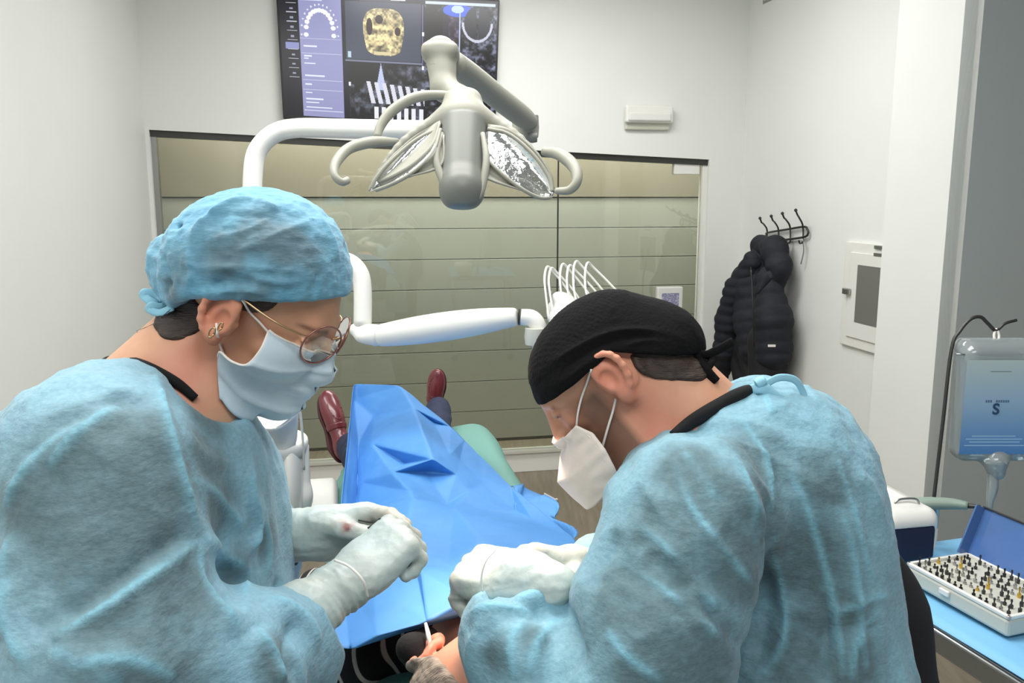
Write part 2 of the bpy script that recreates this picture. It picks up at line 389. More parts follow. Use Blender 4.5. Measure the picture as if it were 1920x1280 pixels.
# pillar on the right wall
def rwpt(px, py, inn=0): return onplane(px, py, side(sr - inn, 0), WE)
pf = rwpt(1655, 450, .2); pn = rwpt(1806, 450, .2); tf = (pf - W0) @ WN; tn = (pn - W0) @ WN
pc = (side(sr - .2, tf) + side(sr, tn)) / 2
v, f = hexa([side(sr - .2, tf), side(sr - .2, tn), side(sr + .01, tn), side(sr + .01, tf)] + [side(sr - .2, tf) + ZU * H, side(sr - .2, tn) + ZU * H, side(sr + .01, tn) + ZU * H, side(sr + .01, tf) + ZU * H])
struct(mesh('wall_pillar', v, f, M['wall'], smooth=False))
# grey wall continuing from the pillar's near edge to the right
struct(slab('wall_return', side(sr - .2, tn - .001), side(sr + 3.2, tn - .001), 0, H, .1, M['wall_grey']))
fl = mesh('floor', [(-6, -2, 0), (6, -2, 0), (6, 9, 0), (-6, 9, 0)], [[0, 1, 2, 3]], M['floor'], smooth=False); struct(fl)
v, f = hexa([(-6, -2, H), (6, -2, H), (6, 9, H), (-6, 9, H), (-6, -2, H + .1), (6, -2, H + .1), (6, 9, H + .1), (-6, 9, H + .1)]); struct(mesh('ceiling', v, f, M['ceil'], smooth=False))
# glass partition: rail, jambs, two panes, patch fitting, bottom rail
gp = empty('glass_partition', wp(0, 0, .05), 'frosted grey glass partition wall with two panes under the wall screen', 'partition')
top = lambda s: oTL[1] + (oTR[1] - oTL[1]) * (s - oTL[0]) / (oTR[0] - oTL[0])
sm_, _ = wsz(1049, 500); mg = .012
wprism('top_rail', [(oTL[0], top(oTL[0]) - .035), (oTR[0], top(oTR[0]) - .035), oTR, oTL], .02, .09, M['darkmetal'], gp)
a0 = (oTL[0] + .02, top(oTL[0]) - .03); 
wprism('side_jamb', [oBL, (oBL[0] + .025, 0), (oTL[0] + .03, oTL[1]), oTL], .03, .08, M['metal'], gp)
wprism('side_jamb', [(oBR[0] - .03, 0), oBR, oTR, (oTR[0] - .03, oTR[1])], .03, .08, M['white'], gp)
wprism('pane', [(oBL[0] + .02, .14), (sm_ - .004, .14), (sm_ - .004, top(sm_) - .03), (oTL[0] + .02, top(oTL[0]) - .03)], .05, .058, M['glass'], gp)
wprism('pane', [(sm_ + .004, .14), (oBR[0] - .03, .14), (oTR[0] - .03, top(oTR[0]) - .03), (sm_ + .004, top(sm_) - .03)], .05, .058, M['glass'], gp)
wprism('edge_seal', rect(sm_ - .004, .14, sm_ + .004, top(sm_) - .03), .048, .06, M['darkmetal'], gp)
c = wsz(1292, 316); wprism('patch_fitting', rect(c[0] - .085, c[1] - .035, c[0] + .085, c[1] + .035), .03, .075, M['white'], gp, bev=.004, label='pale rectangular patch fitting at the top corner')
wprism('bottom_rail', rect(oBL[0], 0, oBR[0], .13), .02, .09, M['white'], gp, bev=.004)
wprism('sill_strip', rect(oBL[0], .13, oBR[0], .145), .0, .09, M['offwhite'], gp)
# corridor behind with horizontal lacquer boards
wc = empty('wall_corridor', wp(0, 0, .75)); wc['kind'] = 'structure'
wprism('backing', rect(sl - .6, 0, sr + .8, H), .77, .85, M['lampgrey'], wc)
zs = [.02, .23, .45, .67, .89, 1.11, 1.32, 1.53, 1.74]
for a, b in zip(zs[:-1], zs[1:]): wprism('board', rect(sl - .6, a + .002, sr + .8, b - .002), .745, .775, M['panel'], wc, bev=.002)
wprism('upper_board', rect(sl - .6, 1.747, sr + .8, 2.6), .735, .775, M['upper'], wc)
wprism('corridor_end', rect(sl - .62, 0, sl - .6, H), .1, .8, M['upper'], wc); wprism('corridor_end', rect(sr + .3, 0, sr + .32, H), .13, .8, M['panel'], wc)
struct(wprism('baseboard_back', rect(oBR[0], 0, sr, .1), -.012, 0, M['white']))
struct(slab('baseboard_right', side(sr, 0), side(sr, tf), 0, .1, -.012, M['white']))
struct(slab('baseboard_left', side(sl, 0), side(sl, -5), 0, .1, .012, M['white']))
# wall screen ------------------------------------------------------
tTL = wsz(517, -20, -.05); tBL = wsz(531, 222, -.05); tBR = wsz(929, 246, -.05); tTR = wsz(937, 0, -.05)
tv = empty('wall_screen', wp((tBL[0] + tBR[0]) / 2, tBL[1]), 'large flat wall screen showing dental x-ray scans above the glass partition', 'screen')
wprism('housing', [tBL, tBR, tTR, tTL], -.05, -.012, M['black'], tv, bev=.004)
wprism('wall_bracket', rect(tBL[0] + .4, tBL[1] + .2, tBR[0] - .4, tTR[1] - .15), -.013, .0, M['darkmetal'], tv)
hh, ww = 225, 400; img = np.zeros((hh, ww, 3)) + (12, 12, 26)
yy, xx = np.mgrid[0:hh, 0:ww]; X = xx / ww; Y = yy / hh
nz = vnoise(np.stack([xx / 9, yy / 9, xx * 0], -1).reshape(-1, 3)).reshape(hh, ww); nf = vnoise(np.stack([xx / 3.2, yy / 3.2, xx * 0 + 5], -1).reshape(-1, 3)).reshape(hh, ww)
def rc(x0, y0, x1, y1, c): img[int(y0 * hh):int(y1 * hh), int(x0 * ww):int(x1 * ww)] = c
m_ = lambda k, c: img.__setitem__(k, c)
rc(.085, 0, .275, 1, (150, 152, 196)); rc(.085, 0, .19, .06, (215, 225, 245)); rc(.085, .36, .27, .365, (190, 195, 225))
for i in range(9): rc(.03, .08 + i * .075, .075, .086 + i * .075, (190, 195, 210)); rc(.045, .045 + i * .075, .06, .06 + i * .075, (150, 155, 175))
rc(.02, .4, .08, .455, (140, 145, 195))
for yv, ln in ((.42, .06), (.5, .035), (.52, .02), (.56, .05), (.66, .09), (.73, .03), (.8, .03), (.85, .08), (.88, .06), (.92, .12)): rc(.1, yv, .1 + ln, yv + .013, (228, 232, 248))
for yv in (.48, .7, .78, .95): rc(.09, yv, .27, yv + .006, (200, 205, 232))
for i in range(15):   # tooth arch
    a = math.pi * i / 14; cx = .175 - .062 * math.cos(a); cy = .33 - .2 * math.sin(a) ** .8; k = ((X - cx) / .011) ** 2 + ((Y - cy) / .018) ** 2 < 1; m_(k, (245, 245, 250))
    cx = .175 - .082 * math.cos(a); cy = .33 - .245 * math.sin(a) ** .8; k = ((X - cx) / .004) ** 2 + ((Y - cy) / .008) ** 2 < 1; m_(k, (225, 228, 240))
k = (X > .29) & (X < .64) & (Y > .04) & (Y < .51); m_(k, (62, 70, 88))
jx = (X - .465) / .095; jy = (Y - .28) / .19   # volume rendered jaw
k = (np.abs(jx) ** 3 + np.abs(jy) ** 3 < 1) & (np.abs(jx) < 1 - .22 * np.clip(jy, 0, 1)); cc = np.clip(.84 + nf * .55 + nz * .7, .3, 1.1)[..., None] * np.array([232, 214, 160]); img[k] = np.clip(cc, 0, 255)[k]
for (x, y, rx, ry) in ((.445, .18, .018, .035), (.53, .27, .014, .035), (.4, .24, .014, .07)): m_(((X - x) / rx) ** 2 + ((Y - y) / ry) ** 2 < 1, (52, 34, 30))
rc(.42, .44, .5, .47, (220, 205, 160)); rc(.36, .02, .54, .04, (60, 66, 80)); rc(.5, 0, .57, .03, (230, 235, 245))
k = (X > .285) & (X < .645) & (Y > .515) & (Y < .525); m_(k, (120, 124, 150)); rc(.645, .05, .65, .56, (100, 100, 150))
k = (X > .3) & (X < .72) & (Y > .54) & (Y < .98); g = np.clip(38 + nz * 150 + nf * 60, 0, 120)[..., None] * np.array([.9, .95, 1.1]); img[k] = g[k]
k = (X > .3) & (X < .45) & (Y > .54) & (Y < .72 - (X - .3) * .3); m_(k, (6, 8, 10))
k = (np.abs(X - .45) < .018 * (Y - .53) / .16) & (Y > .53) & (Y < .75); m_(k, (190, 200, 235))
for i in range(9):
    x0 = .395 + i * .036; k = (np.abs(X - x0 - (Y - .72) * .13) < .0095 + .006 * (Y - .7)) & (Y > .68 + .006 * i) & (Y < .86); m_(k, (220, 222, 235))
    k = (np.abs(X - x0 - .03) < .01) & (Y > .885) & (Y < .985); m_(k, (236, 238, 244))
k = (X > .655) & (Y > .04) & (Y < .98); g = np.clip(45 + nz * 190 + nf * 120, 0, 190)[..., None] * np.array([.85, .88, 1.05]); img[k] = g[k]
k = (X > .655) & (X < .77) & (Y > .1) & (Y < .52); m_(k, (4, 4, 8)); k = (X > .74) & (X < .82) & (Y > .12) & (Y < .4); img[k] = img[k] * .6 + (30, 16, 34)
k = (((X - .81) / .07) ** 2 + ((Y - .08) / .05) ** 2 < 1); m_(k, (60, 100, 235)); k = (((X - .81) / .03) ** 2 + ((Y - .07) / .03) ** 2 < 1); m_(k, (190, 215, 255)); rc(.822, .05, .827, .42, (200, 215, 250))
r = np.sqrt(((X - .905) / .062) ** 2 + ((Y - .17) / .13) ** 2); k = (r < 1) & (np.abs(X - .905) > .006); m_(k, (40, 44, 52)); k = (np.abs(r - 1.12) < .08) & (Y > .17); m_(k, (205, 208, 225))
rc(.66, .022, .99, .04, (200, 215, 225)); rc(.645, .27, .657, .3, (235, 240, 250)); rc(.645, .54, .657, .57, (235, 240, 250)); rc(.3, .45, .315, .5, (190, 215, 235)); rc(.3, .7, .31, .73, (235, 240, 250))
b = .012; g4 = lambda s0, z0: wp(s0, z0, -.0515)
q = lambda p, ds, dz: g4(p[0] + ds, p[1] + dz)
rasterplate('display', img, (q(tTL, b, -b), q(tTR, -b, -b), q(tBR, -b, b * 1.8), q(tBL, b, b * 1.8)), M['screen'], tv)
# emergency light ---------------------------------------------------
a = wsz(1174, 196, -.06); bq = wsz(1262, 234, -.06)
el = empty('emergency_light', wp((a[0] + bq[0]) / 2, (a[1] + bq[1]) / 2), 'small white emergency light box on the wall right of the screen', 'wall light')
wprism('back_plate', rect(a[0] + .01, bq[1] - .03, bq[0] - .01, a[1] - .005), -.03, 0, M['offwhite'], el, bev=.008)
wprism('cover', rect(a[0], bq[1] + .01, bq[0], a[1]), -.065, -.02, M['white'], el, bev=.012)
wprism('diffuser', rect(a[0] + .015, bq[1] + .02, bq[0] - .02, a[1] - .045), -.078, -.06, M['whitem'], el, bev=.008)
# access hatch on right wall top
ha, hb = rwpt(1431, 8), rwpt(1482, -15); ta = (ha - W0) @ WN; tb = (hb - W0) @ WN; zb = ha[2]
ah = empty('access_hatch', side(sr, (ta + tb) / 2) + ZU * zb, 'white square access hatch high on the right wall', 'hatch')
o = slab('hatch_door', side(sr, ta - .02), side(sr, tb + .02), zb + .015, zb + .38, -.006, M['whitem'], ah); o = slab('hatch_frame', side(sr, ta), side(sr, tb), zb, zb + .4, -.003, M['metal'], ah)
# wall display panel on the partition
a = wsz(1236, 539, -.02); bq = wsz(1282, 600, -.02); w_ = bq[0] - a[0]
ip = empty('display_panel', wp((a[0] + bq[0]) / 2, bq[1], 0), 'small white display panel with a lilac screen on the glass beside the jacket', 'control panel')
wprism('housing', rect(a[0], bq[1], bq[0], a[1]), .005, .049, M['white'], ip, bev=.008)
k2 = np.zeros((24, 14, 3)) + (150, 152, 186); k2[(RNG.random((24, 14)) > .62)] = (196, 198, 222); k2[:, :, :] *= .9
e_ = .028; rasterplate('display', k2, (wp(a[0] + e_, a[1] - .04, .004), wp(bq[0] - e_, a[1] - .04, .004), wp(bq[0] - e_, bq[1] + .04, .004), wp(a[0] + e_, bq[1] + .04, .004)), M['print'], ip)
# electrical cabinet on the right wall
def rs(px, py): q = rwpt(px, py); return (q - W0) @ WN, q[2]
t0, z1 = rs(1592, 452); _, z0 = rs(1585, 645); t1 = tf + .03
ec = empty('fuse_cabinet', side(sr, t0) + ZU * z0, 'white electrical cabinet with a dark window recessed by the pillar', 'cabinet')
def rwbox(name, ta, tb, za, zb, i0, i1, mt, parent, bev=0, **k):
    v, f = hexa([side(sr - i0, tb) + ZU * za, side(sr - i0, ta) + ZU * za, side(sr - i1, ta) + ZU * za, side(sr - i1, tb) + ZU * za] + [side(sr - i0, tb) + ZU * zb, side(sr - i0, ta) + ZU * zb, side(sr - i1, ta) + ZU * zb, side(sr - i1, tb) + ZU * zb])
    o = mesh(name, v, f, mt, parent, smooth=False, **k); 
    if bev: bevel(o, bev)
    return o
t1 = t0 - .62
rwbox('frame', t1, t0, z0, z1, .0, .018, M['white'], ec, .004)
rwbox('door', t1 + .05, t0 - .06, z0 + .05, z1 - .05, .018, .026, M['whitem'], ec, .003)
tw, zw1 = rs(1618, 496); _, zw0 = rs(1611, 603)
rwbox('window', tw - .36, tw, zw0, zw1, .026, .028, mat('smoked_window', (112, 112, 108), .3), ec)
rwbox('latch', t0 - .09, t0 - .035, (z0 + z1) / 2 + .0, (z0 + z1) / 2 + .03, .026, .045, M['metal'], ec, .004)
for i in range(2): rwbox('lettering', tw - .26, tw - .12, zw1 + .05 + i * .035, zw1 + .066 + i * .035, .026, .0268, M['metal'], ec)
# ================================================================== PEOPLE
def on(fn, pts, o=.002):
    out = []
    for q in pts:
        h = trace(fn, q[0], q[1])
        if h is None: out.append(P(*q)) if len(q) > 2 else None; continue
        g = np.array([float((fn((h + e)[None].astype(np.float32)) - fn((h - e)[None].astype(np.float32)))[0]) for e in np.eye(3) * .001]); out.append(h + nrm(g) * o)
    return out
def frame(O, F, U):
    F = nrm(F); U = np.asarray(U, float); U = nrm(U - F * (U @ F)); Lf = np.cross(U, F); return dict(O=np.asarray(O, float), F=F, U=U, L=Lf, A=np.stack([F, Lf, U], 1))
def toW(fr, q): return fr['O'] + fr['A'] @ np.asarray(q, float)
def wrap(fr, fn, s=1.0):
    O = fr['O'].astype(np.float32); A = fr['A'].astype(np.float32); return lambda p: fn(((p - O) @ A) / s) * s
def head_frame(F0, pitch, loc, px, py, d, s=1.0):
    """head turned to F0 (horizontal), bent forward by pitch; local point loc shows at picture point px,py at depth d"""
    f0 = nrm(F0); a = math.radians(pitch); F = f0 * math.cos(a) - ZU * math.sin(a); U = ZU * math.cos(a) + f0 * math.sin(a); fr = frame((0, 0, 0), F, U)
    fr['O'] = P(px, py, d) - fr['A'] @ (np.array(loc) * s); return fr
def squash(q, female):
    q = q.copy(); z = q[:, 2]; q[:, 2] = np.where(z < 0, z * (1.2 if female else 1.02), z * (1.08 if female else 1.28)); return q
def head_base(female=False, sq=False):
    jw = .9 if female else 1.0
    cran = ell((-.008, 0, .045), (.098, .077, .085)); fc = ell((.04, 0, -.03), (.056, .058 * jw, .083)); jaw = ell((.045, 0, -.08), (.042, .046 * jw, .034)); chin = ell((.08, 0, -.1), (.018, .02, .018))
    f = uni([cran, fc, jaw, chin], .035)
    return (lambda q: f(squash(q, female)) * .92) if sq else f
def head_local(female=False, ears=True):
    ES = 1.12 if female else 1.22; ex_ = .010 if female else -.002
    b = [head_base(female), cone((.082, .028, .03), (.082, -.028, .03), .011)]
    f = uni(b, .02)
    f = uni([f, cone((.092, 0, .018), (.110, 0, -.028), .0075, .011)], .018)
    f = uni([f, ell((.101, .013, -.033), (.01, .008, .008)), ell((.101, -.013, -.033), (.01, .008, .008)), ell((.062, .042, -.018), (.024, .02, .02)), ell((.062, -.042, -.018), (.024, .02, .02))], .012)
    for s in (1, -1):
        f = sub(f, ell((.1, .032 * s, .006), (.016, .017, .011)), .014)
        f = uni([f, ell((.081, .031 * s, .004), (.0125, .0155, .0125))], .004)
        f = uni([f, cone((.089, .019 * s, .0165), (.083, .045 * s, .0165), .0025)], .004)
        f = sub(f, cone((.0945, .02 * s, -.0005), (.0885, .044 * s, .0005), .0012), .002)
    f = uni([f, ell((.097, 0, -.06), (.012, .023, .0055)), ell((.095, 0, -.071), (.012, .02, .006))], .006)
    if ears:
        for s in (1, -1):
            Re = np.array(frm((1, .35 * s, -.25), (.28, 0, 1)))
            e = ell((-.014, .082 * s, .004), (.0175, .0065, .031), Re)
            rim = uni([cone(a, b_, .0035) for a, b_ in zip(*(lambda r: (r[:-1], r[1:]))([(-.014 + .0165 * math.cos(t) + .004 * math.sin(t) * 0 + (-.3) * .03 * math.sin(t) * .3, .086 * s - .004 * s * math.cos(t), .004 + .029 * math.sin(t)) for t in np.linspace(.2, 5.0, 12)]))], .004)
            e = sub(uni([e, rim], .004), ell((-.008, .09 * s, -.001), (.0095, .008, .0145)), .004)
            e = uni([e, cone((-.010, .080 * s, -.020), (-.009, .081 * s, -.030), .0068), cone((.0015, .079 * s, .0), (-.001, .079 * s, -.012), .0055)], .007)
            e0 = e; c0 = np.array([-.014, .082 * s, 0], np.float32); sh_ = np.array([ex_, 0, 0], np.float32); e = (lambda e0, c0: lambda q: e0((q - sh_ - c0) / ES + c0) * ES)(e0, c0)
            f = uni([f, e], .005)
    g0 = f; f = lambda q: g0(squash(q, female)) * .9
    return f
def colmesh(name, fn, lo, hi, h, mt, parent, colf=None, post=None, label=None):
    v, q, g = surfnet(fn, lo, hi, h); v0 = v
    if post: v = post(v, g)
    c = colf(v0, g) if colf else None
    return mesh(name, v, q, mt, parent, col=c, label=label)
def bounds(pts, m):
    p = np.array(pts); return p.min(0) - m, p.max(0) + m
def C3(c): return np.array(lin(c)[:3])
def mixc(a, b, t): return a * (1 - t[:, None]) + b * t[:, None]

# ---- hand: wrist origin, X towards the fingers, Z out of the back of the hand, s=+1 thumb on the Y=ZxX side
def hand_fn(W, X, Z, s, curls, spread=(.10, .02, -.05, -.14), thumb=((.3, .9, -.35), (.55, .6, -.55), (.8, .2, -.5)), sc=1.0, rf=.0088):
    A = frm(X, Z); fr = dict(O=np.asarray(W, float), A=A)
    L = [(.088, .028, .072), (.092, .009, .079), (.088, -.010, .074), (.080, -.027, .06)]
    prm = [rbox((.05, 0, 0), (.043, .038, .0145), .0135), ell((.03, .02 * s, -.008), (.03, .018, .015)), ell((.035, -.02 * s, -.008), (.034, .016, .014)), cone((-.035, 0, 0), (.015, 0, 0), .0265, .027)]
    f = uni(prm, .02); tips = []
    fs = []
    for (x0, y0, ln), cu, sp in zip(L, curls, spread):
        p = np.array([x0, y0 * s, .001]); a = 0; pts = [p - np.array([.012, 0, 0]), p]
        for seg, c in zip((.46, .3, .24), cu):
            a += math.radians(c); dr = np.array([math.cos(a) * math.cos(sp), math.sin(sp) * s, -math.sin(a)]); p = p + dr * ln * seg; pts.append(p)
        fs.append(chain(pts, [rf * 1.08, rf * 1.14, rf * 1.06, rf * .98, rf * .84], .003)); tips.append(p)
    p = np.array([.018, .026 * s, -.008]); pts = [p]
    for dr, ln in zip(thumb, (.04, .034, .027)):
        d = nrm(dr) * np.array([1, s, 1]); p = p + d * ln; pts.append(p)
    fs.append(chain(pts, [.014, .0125, .0105, .009], .004)); tips.append(p)
    g = f
    for q in fs: g = smin_f(g, q)
    def loc(pw): return g(pw)
    tw = [fr['O'] + A @ (t * sc) for t in tips]
    O = fr['O'].astype(np.float32); A3 = A.astype(np.float32)
    return (lambda p: loc(((p - O) @ A3) / sc) * sc), tw, A
def smin_f(a, b, k=.006): return lambda p: smin(a(p), b(p), k)
def glove_cuff(wr, el_, A, L=.075, r0=.031, r1=.038): return cone(wr, np.asarray(wr) + nrm(np.asarray(el_) - wr) * L, r0, r1)

# ================= WOMAN (assistant, left) =========================
SKW = (205, 158, 128)
wo = empty('person', P(330, 1000, .98) * np.array([1, 1, 0]), 'assistant in a blue bouffant cap, gold-rimmed glasses, pale blue mask and light blue gown', 'person')
HW = head_frame((math.cos(math.radians(8)), -math.sin(math.radians(8)), 0), 31, (-.01, -.08, 0), 404, 588, .93, .97)
hw = wrap(HW, head_local(True), .97); hwb = wrap(HW, head_base(True, True), .97)
nb = P(300, 790, 1.0)                                       # neck base
neck = uni([cone(toW(HW, (-.035, 0, -.045)), P(285, 770, 1.0), .052, .080), cone(toW(HW, (.02, 0, -.07)), P(345, 800, .99), .036, .064)], .03)
SH = dict(ns=P(185, 880, .86), fs=P(420, 900, 1.14), ne=P(170, 1330, .80), nw=P(628, 1118, .985), fe=P(440, 1150, 1.18), fw=P(548, 1005, 1.13))
bodyw = uni([ell(P(280, 1150, 1.0), (.10, .12, .3)), cone(P(270, 880, 1.0), P(270, 1300, 1.0), .09, .11), cone(SH['ns'], SH['fs'], .06), cone(P(285, 850, 1.0), P(270, 900, 1.0), .05, .08),
             cone(SH['ns'], SH['ne'], .055, .042), cone(SH['ne'], SH['nw'], .042, .026), cone(SH['fs'], SH['fe'], .05, .04), cone(SH['fe'], SH['fw'], .038, .026),
             cone(P(250, 1400, .96), P(250, 1400, .96) * np.array([1, 1, 0]) + np.array([0, -.03, .12]), .10, .055), cone(P(290, 1400, 1.08), P(290, 1400, 1.08) * np.array([1, 1, 0]) + np.array([0, .03, .12]), .10, .055)], .05)
nopen = uni([cone(toW(HW, (-.02, 0, -.02)), P(300, 740, 1.01), .085, .085), cone(P(330, 740, 1.01), P(395, 745, .96), .07, .07)], .01); bodyw = sub(bodyw, nopen, .01)
fullw = uni([uni([hw, neck], .03), bodyw], .03)
def skinc(base, fr, lips=False, beard=None):
    b = C3(base)
    def f(v, g):
        q = (v - fr['O']) @ fr['A']; c = np.tile(b, (len(v), 1))
        red = C3((214, 118, 98))
        t = np.exp(-((q[:, 0] - .07) ** 2 + (np.abs(q[:, 1]) - .045) ** 2 + (q[:, 2] + .02) ** 2) / .0006) * .25 + np.exp(-((np.abs(q[:, 1]) - .085) ** 2 + (q[:, 0] + .01) ** 2) / .0012) * .5
        c = mixc(c, red, np.clip(t, 0, 1))
        if beard:
            n = vnoise(v * 90) * .6; t = np.clip((.055 - np.abs(q[:, 0] - .03 - .2 * (-.03 - q[:, 2])) ) / .03 + n, 0, 1) * np.clip((.012 - q[:, 2]) / .02, 0, 1) * np.clip((q[:, 2] + .15) / .02, 0, 1) * (q[:, 0] > .012) * np.clip((q[:, 0] - .012) / .012, 0, 1)
            c = mixc(c, C3(beard), t * .8)
        # eyebrows
        ay = np.abs(q[:, 1]); eb = np.exp(-((q[:, 2] - .031 + 6 * (ay - .032) ** 2 * 1) / .0028) ** 2) * np.clip((.019 - np.abs(ay - .032)) / .006, 0, 1) * (q[:, 0] > .06); c = mixc(c, C3((84, 56, 42)), np.clip(eb, 0, 1) * .8)
        ls = np.exp(-((q[:, 2] + .0015 - 9 * (ay - .031) ** 2) / .0018) ** 2) * np.clip((.015 - np.abs(ay - .031)) / .003, 0, 1) * (q[:, 0] > .06); c = mixc(c, C3((38, 26, 24)), np.clip(ls, 0, 1) * .9)
        return c
    return f
lo, hi = bounds([toW(HW, (.13, 0, .0)), toW(HW, (-.12, 0, .1)), toW(HW, (0, .1, -.12)), toW(HW, (0, -.1, .15)), P(300, 800, 1.0)], .06)
colmesh('head_and_neck', uni([hw, neck], .03), lo, hi, .0026, M['skin'], wo, skinc(SKW, HW))
lo, hi = bounds([SH['ns'], SH['fs'], SH['ne'], SH['nw'], SH['fe'], nb, (0, 1, .1)], .14); lo[2] = .05
colmesh('body', bodyw, lo, hi, .016, M['scrub'], wo)
# collar of the black top
cw_ = [P(x, y, d) for x, y, d in ((184, 694, 1.02), (208, 680, 1.0), (240, 682, .96))] + on(uni([hw, neck], .03), [(270, 690, .94), (300, 702, .93), (335, 722, .93), (365, 748, .93)], .004)
tube('collar', cw_, [.008, .009, .009, .008, .007, .006, .005], M['scrub'], wo, flat=.8)
# gown
def G(x, y, d): return P(x, y, d)
gw = uni([ell(G(255, 905, .98), (.138, .14, .142)), cone(G(288, 905, 1.03), G(300, 1330, 1.0), .115, .165), cone(G(170, 873, .88), G(405, 915, 1.12), .092, .076),
          ell(G(40, 1090, 1.0), (.12, .13, .17)), ell(G(20, 1250, .98), (.12, .13, .2))], .06)
slw = uni([cone(G(195, 900, .865), G(215, 1245, .80), .098, .092), cone(G(215, 1245, .80), G(420, 1265, .86), .092, .083), cone(G(430, 1250, .87), G(570, 1175, .95), .076, .045), ell(G(560, 1240, .95), (.048, .045, .05))], .03)
gw = uni([gw, ell(G(425, 1060, 1.10), (.082, .09, .16))], .05); gw = uni([gw, slw], .022)
fsw = uni([cone(G(420, 910, 1.14), G(470, 1120, 1.2), .058, .06), cone(G(470, 1120, 1.2), G(528, 1008, 1.15), .055, .034)], .03)
gw = uni([gw, fsw], .02)
gw_low = cone(G(280, 1350, 1.0), (nb[0] - .02, nb[1], .55), .17, .2)
gw = uni([gw, gw_low], .06)
axw = nrm(P(668, 1078, 1.0) - P(560, 1185, .95)); gw = sub(gw, rbox(P(590, 1160, .962) + axw * .06, (.06, .062, .07), .01, frm(axw, cF)), .004)
gw = sub(gw, uni([cone(toW(HW, (-.02, 0, -.02)), P(300, 735, 1.01), .07, .064), cone(P(330, 735, 1.01), P(400, 720, .96), .05, .05)], .01), .012)   # neck opening
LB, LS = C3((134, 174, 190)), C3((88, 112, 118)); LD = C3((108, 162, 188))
def gown_post(fn, cr, amp=.0018, lf=.0028):
    def f(v, g):
        d = amp * ridge(v * np.array([14, 14, 9]), 3) + .7 * amp * ridge(v[:, [1, 2, 0]] * np.array([34, 26, 30]) + 3, 2)
        v = v + g * (d - amp)[:, None]; v = v + g * (lf * ridge(v * np.array([17, 15, 3.2]), 2))[:, None]; return creases(fn, v, g, [(a, b * 2.0, c * 1.2) for a, b, c in cr])
    return f
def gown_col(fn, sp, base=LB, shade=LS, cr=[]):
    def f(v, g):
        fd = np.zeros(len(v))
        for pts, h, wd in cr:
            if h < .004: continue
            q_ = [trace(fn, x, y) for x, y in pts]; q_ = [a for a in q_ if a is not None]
            if len(q_) > 1: q_ = catmull(q_, 4); fd = np.maximum(fd, np.exp(-(pline_dist(v, q_) / .0045) ** 2) * taper(v, q_))  # fold ridges painted lighter, for doubled cloth and to mimic light catching them
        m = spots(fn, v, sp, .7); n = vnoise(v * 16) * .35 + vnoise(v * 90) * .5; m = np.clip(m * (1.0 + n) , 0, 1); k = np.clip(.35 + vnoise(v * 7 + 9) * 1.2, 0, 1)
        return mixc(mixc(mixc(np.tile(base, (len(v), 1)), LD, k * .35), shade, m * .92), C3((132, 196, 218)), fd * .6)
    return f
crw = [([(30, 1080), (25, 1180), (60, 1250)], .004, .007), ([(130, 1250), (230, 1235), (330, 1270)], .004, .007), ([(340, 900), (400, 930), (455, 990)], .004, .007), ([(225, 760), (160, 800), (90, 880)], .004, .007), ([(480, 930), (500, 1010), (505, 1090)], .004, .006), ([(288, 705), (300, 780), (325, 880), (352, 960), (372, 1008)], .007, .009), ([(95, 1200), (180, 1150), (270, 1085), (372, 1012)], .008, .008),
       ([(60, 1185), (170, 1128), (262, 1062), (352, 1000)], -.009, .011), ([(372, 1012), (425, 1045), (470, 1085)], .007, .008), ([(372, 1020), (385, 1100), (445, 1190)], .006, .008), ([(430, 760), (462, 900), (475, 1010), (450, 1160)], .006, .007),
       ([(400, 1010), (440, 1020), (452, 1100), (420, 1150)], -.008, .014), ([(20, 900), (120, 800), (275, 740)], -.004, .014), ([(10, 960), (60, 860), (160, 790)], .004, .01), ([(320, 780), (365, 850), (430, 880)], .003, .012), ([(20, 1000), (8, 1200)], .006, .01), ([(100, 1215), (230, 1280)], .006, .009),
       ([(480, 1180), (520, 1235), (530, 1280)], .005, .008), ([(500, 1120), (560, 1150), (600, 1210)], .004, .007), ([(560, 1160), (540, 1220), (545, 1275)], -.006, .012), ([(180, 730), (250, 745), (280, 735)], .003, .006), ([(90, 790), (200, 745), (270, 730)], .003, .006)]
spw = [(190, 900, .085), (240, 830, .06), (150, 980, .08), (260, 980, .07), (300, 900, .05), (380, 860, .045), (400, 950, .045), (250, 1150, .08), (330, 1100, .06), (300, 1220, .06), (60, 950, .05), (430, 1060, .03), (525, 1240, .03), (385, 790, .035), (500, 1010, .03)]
lo, hi = bounds([G(-120, 1000, 1.0), G(20, 1400, .95), G(640, 1250, .95), G(300, 690, 1.0), G(430, 900, 1.3), G(200, 1000, .72)], .04); lo[2] = hi[2] - .78
lo[0] = max(lo[0], -.85)
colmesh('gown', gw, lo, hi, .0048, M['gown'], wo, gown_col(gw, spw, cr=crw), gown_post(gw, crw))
lo2 = lo.copy(); hi2 = hi.copy(); hi2[2] = lo[2] + .01; lo2[2] = .5
colmesh('gown_skirt', gw, lo2, hi2, .012, M['gown'], wo, gown_col(gw, []))
# bow at the back of the neck
tube('gown_tie', [P(x, y, d) for x, y, d in ((165, 700, 1.03), (130, 712, 1.0), (95, 735, .99), (82, 752, .99), (110, 742, .98), (140, 722, .98), (160, 705, 1.0))], .0055, M['tie'], wo, flat=.35)
tube('gown_tie', [P(x, y, d) for x, y, d in ((150, 702, 1.02), (120, 700, 1.0), (102, 716, .98), (75, 735, .97))], .0045, M['tie'], wo, flat=.35)
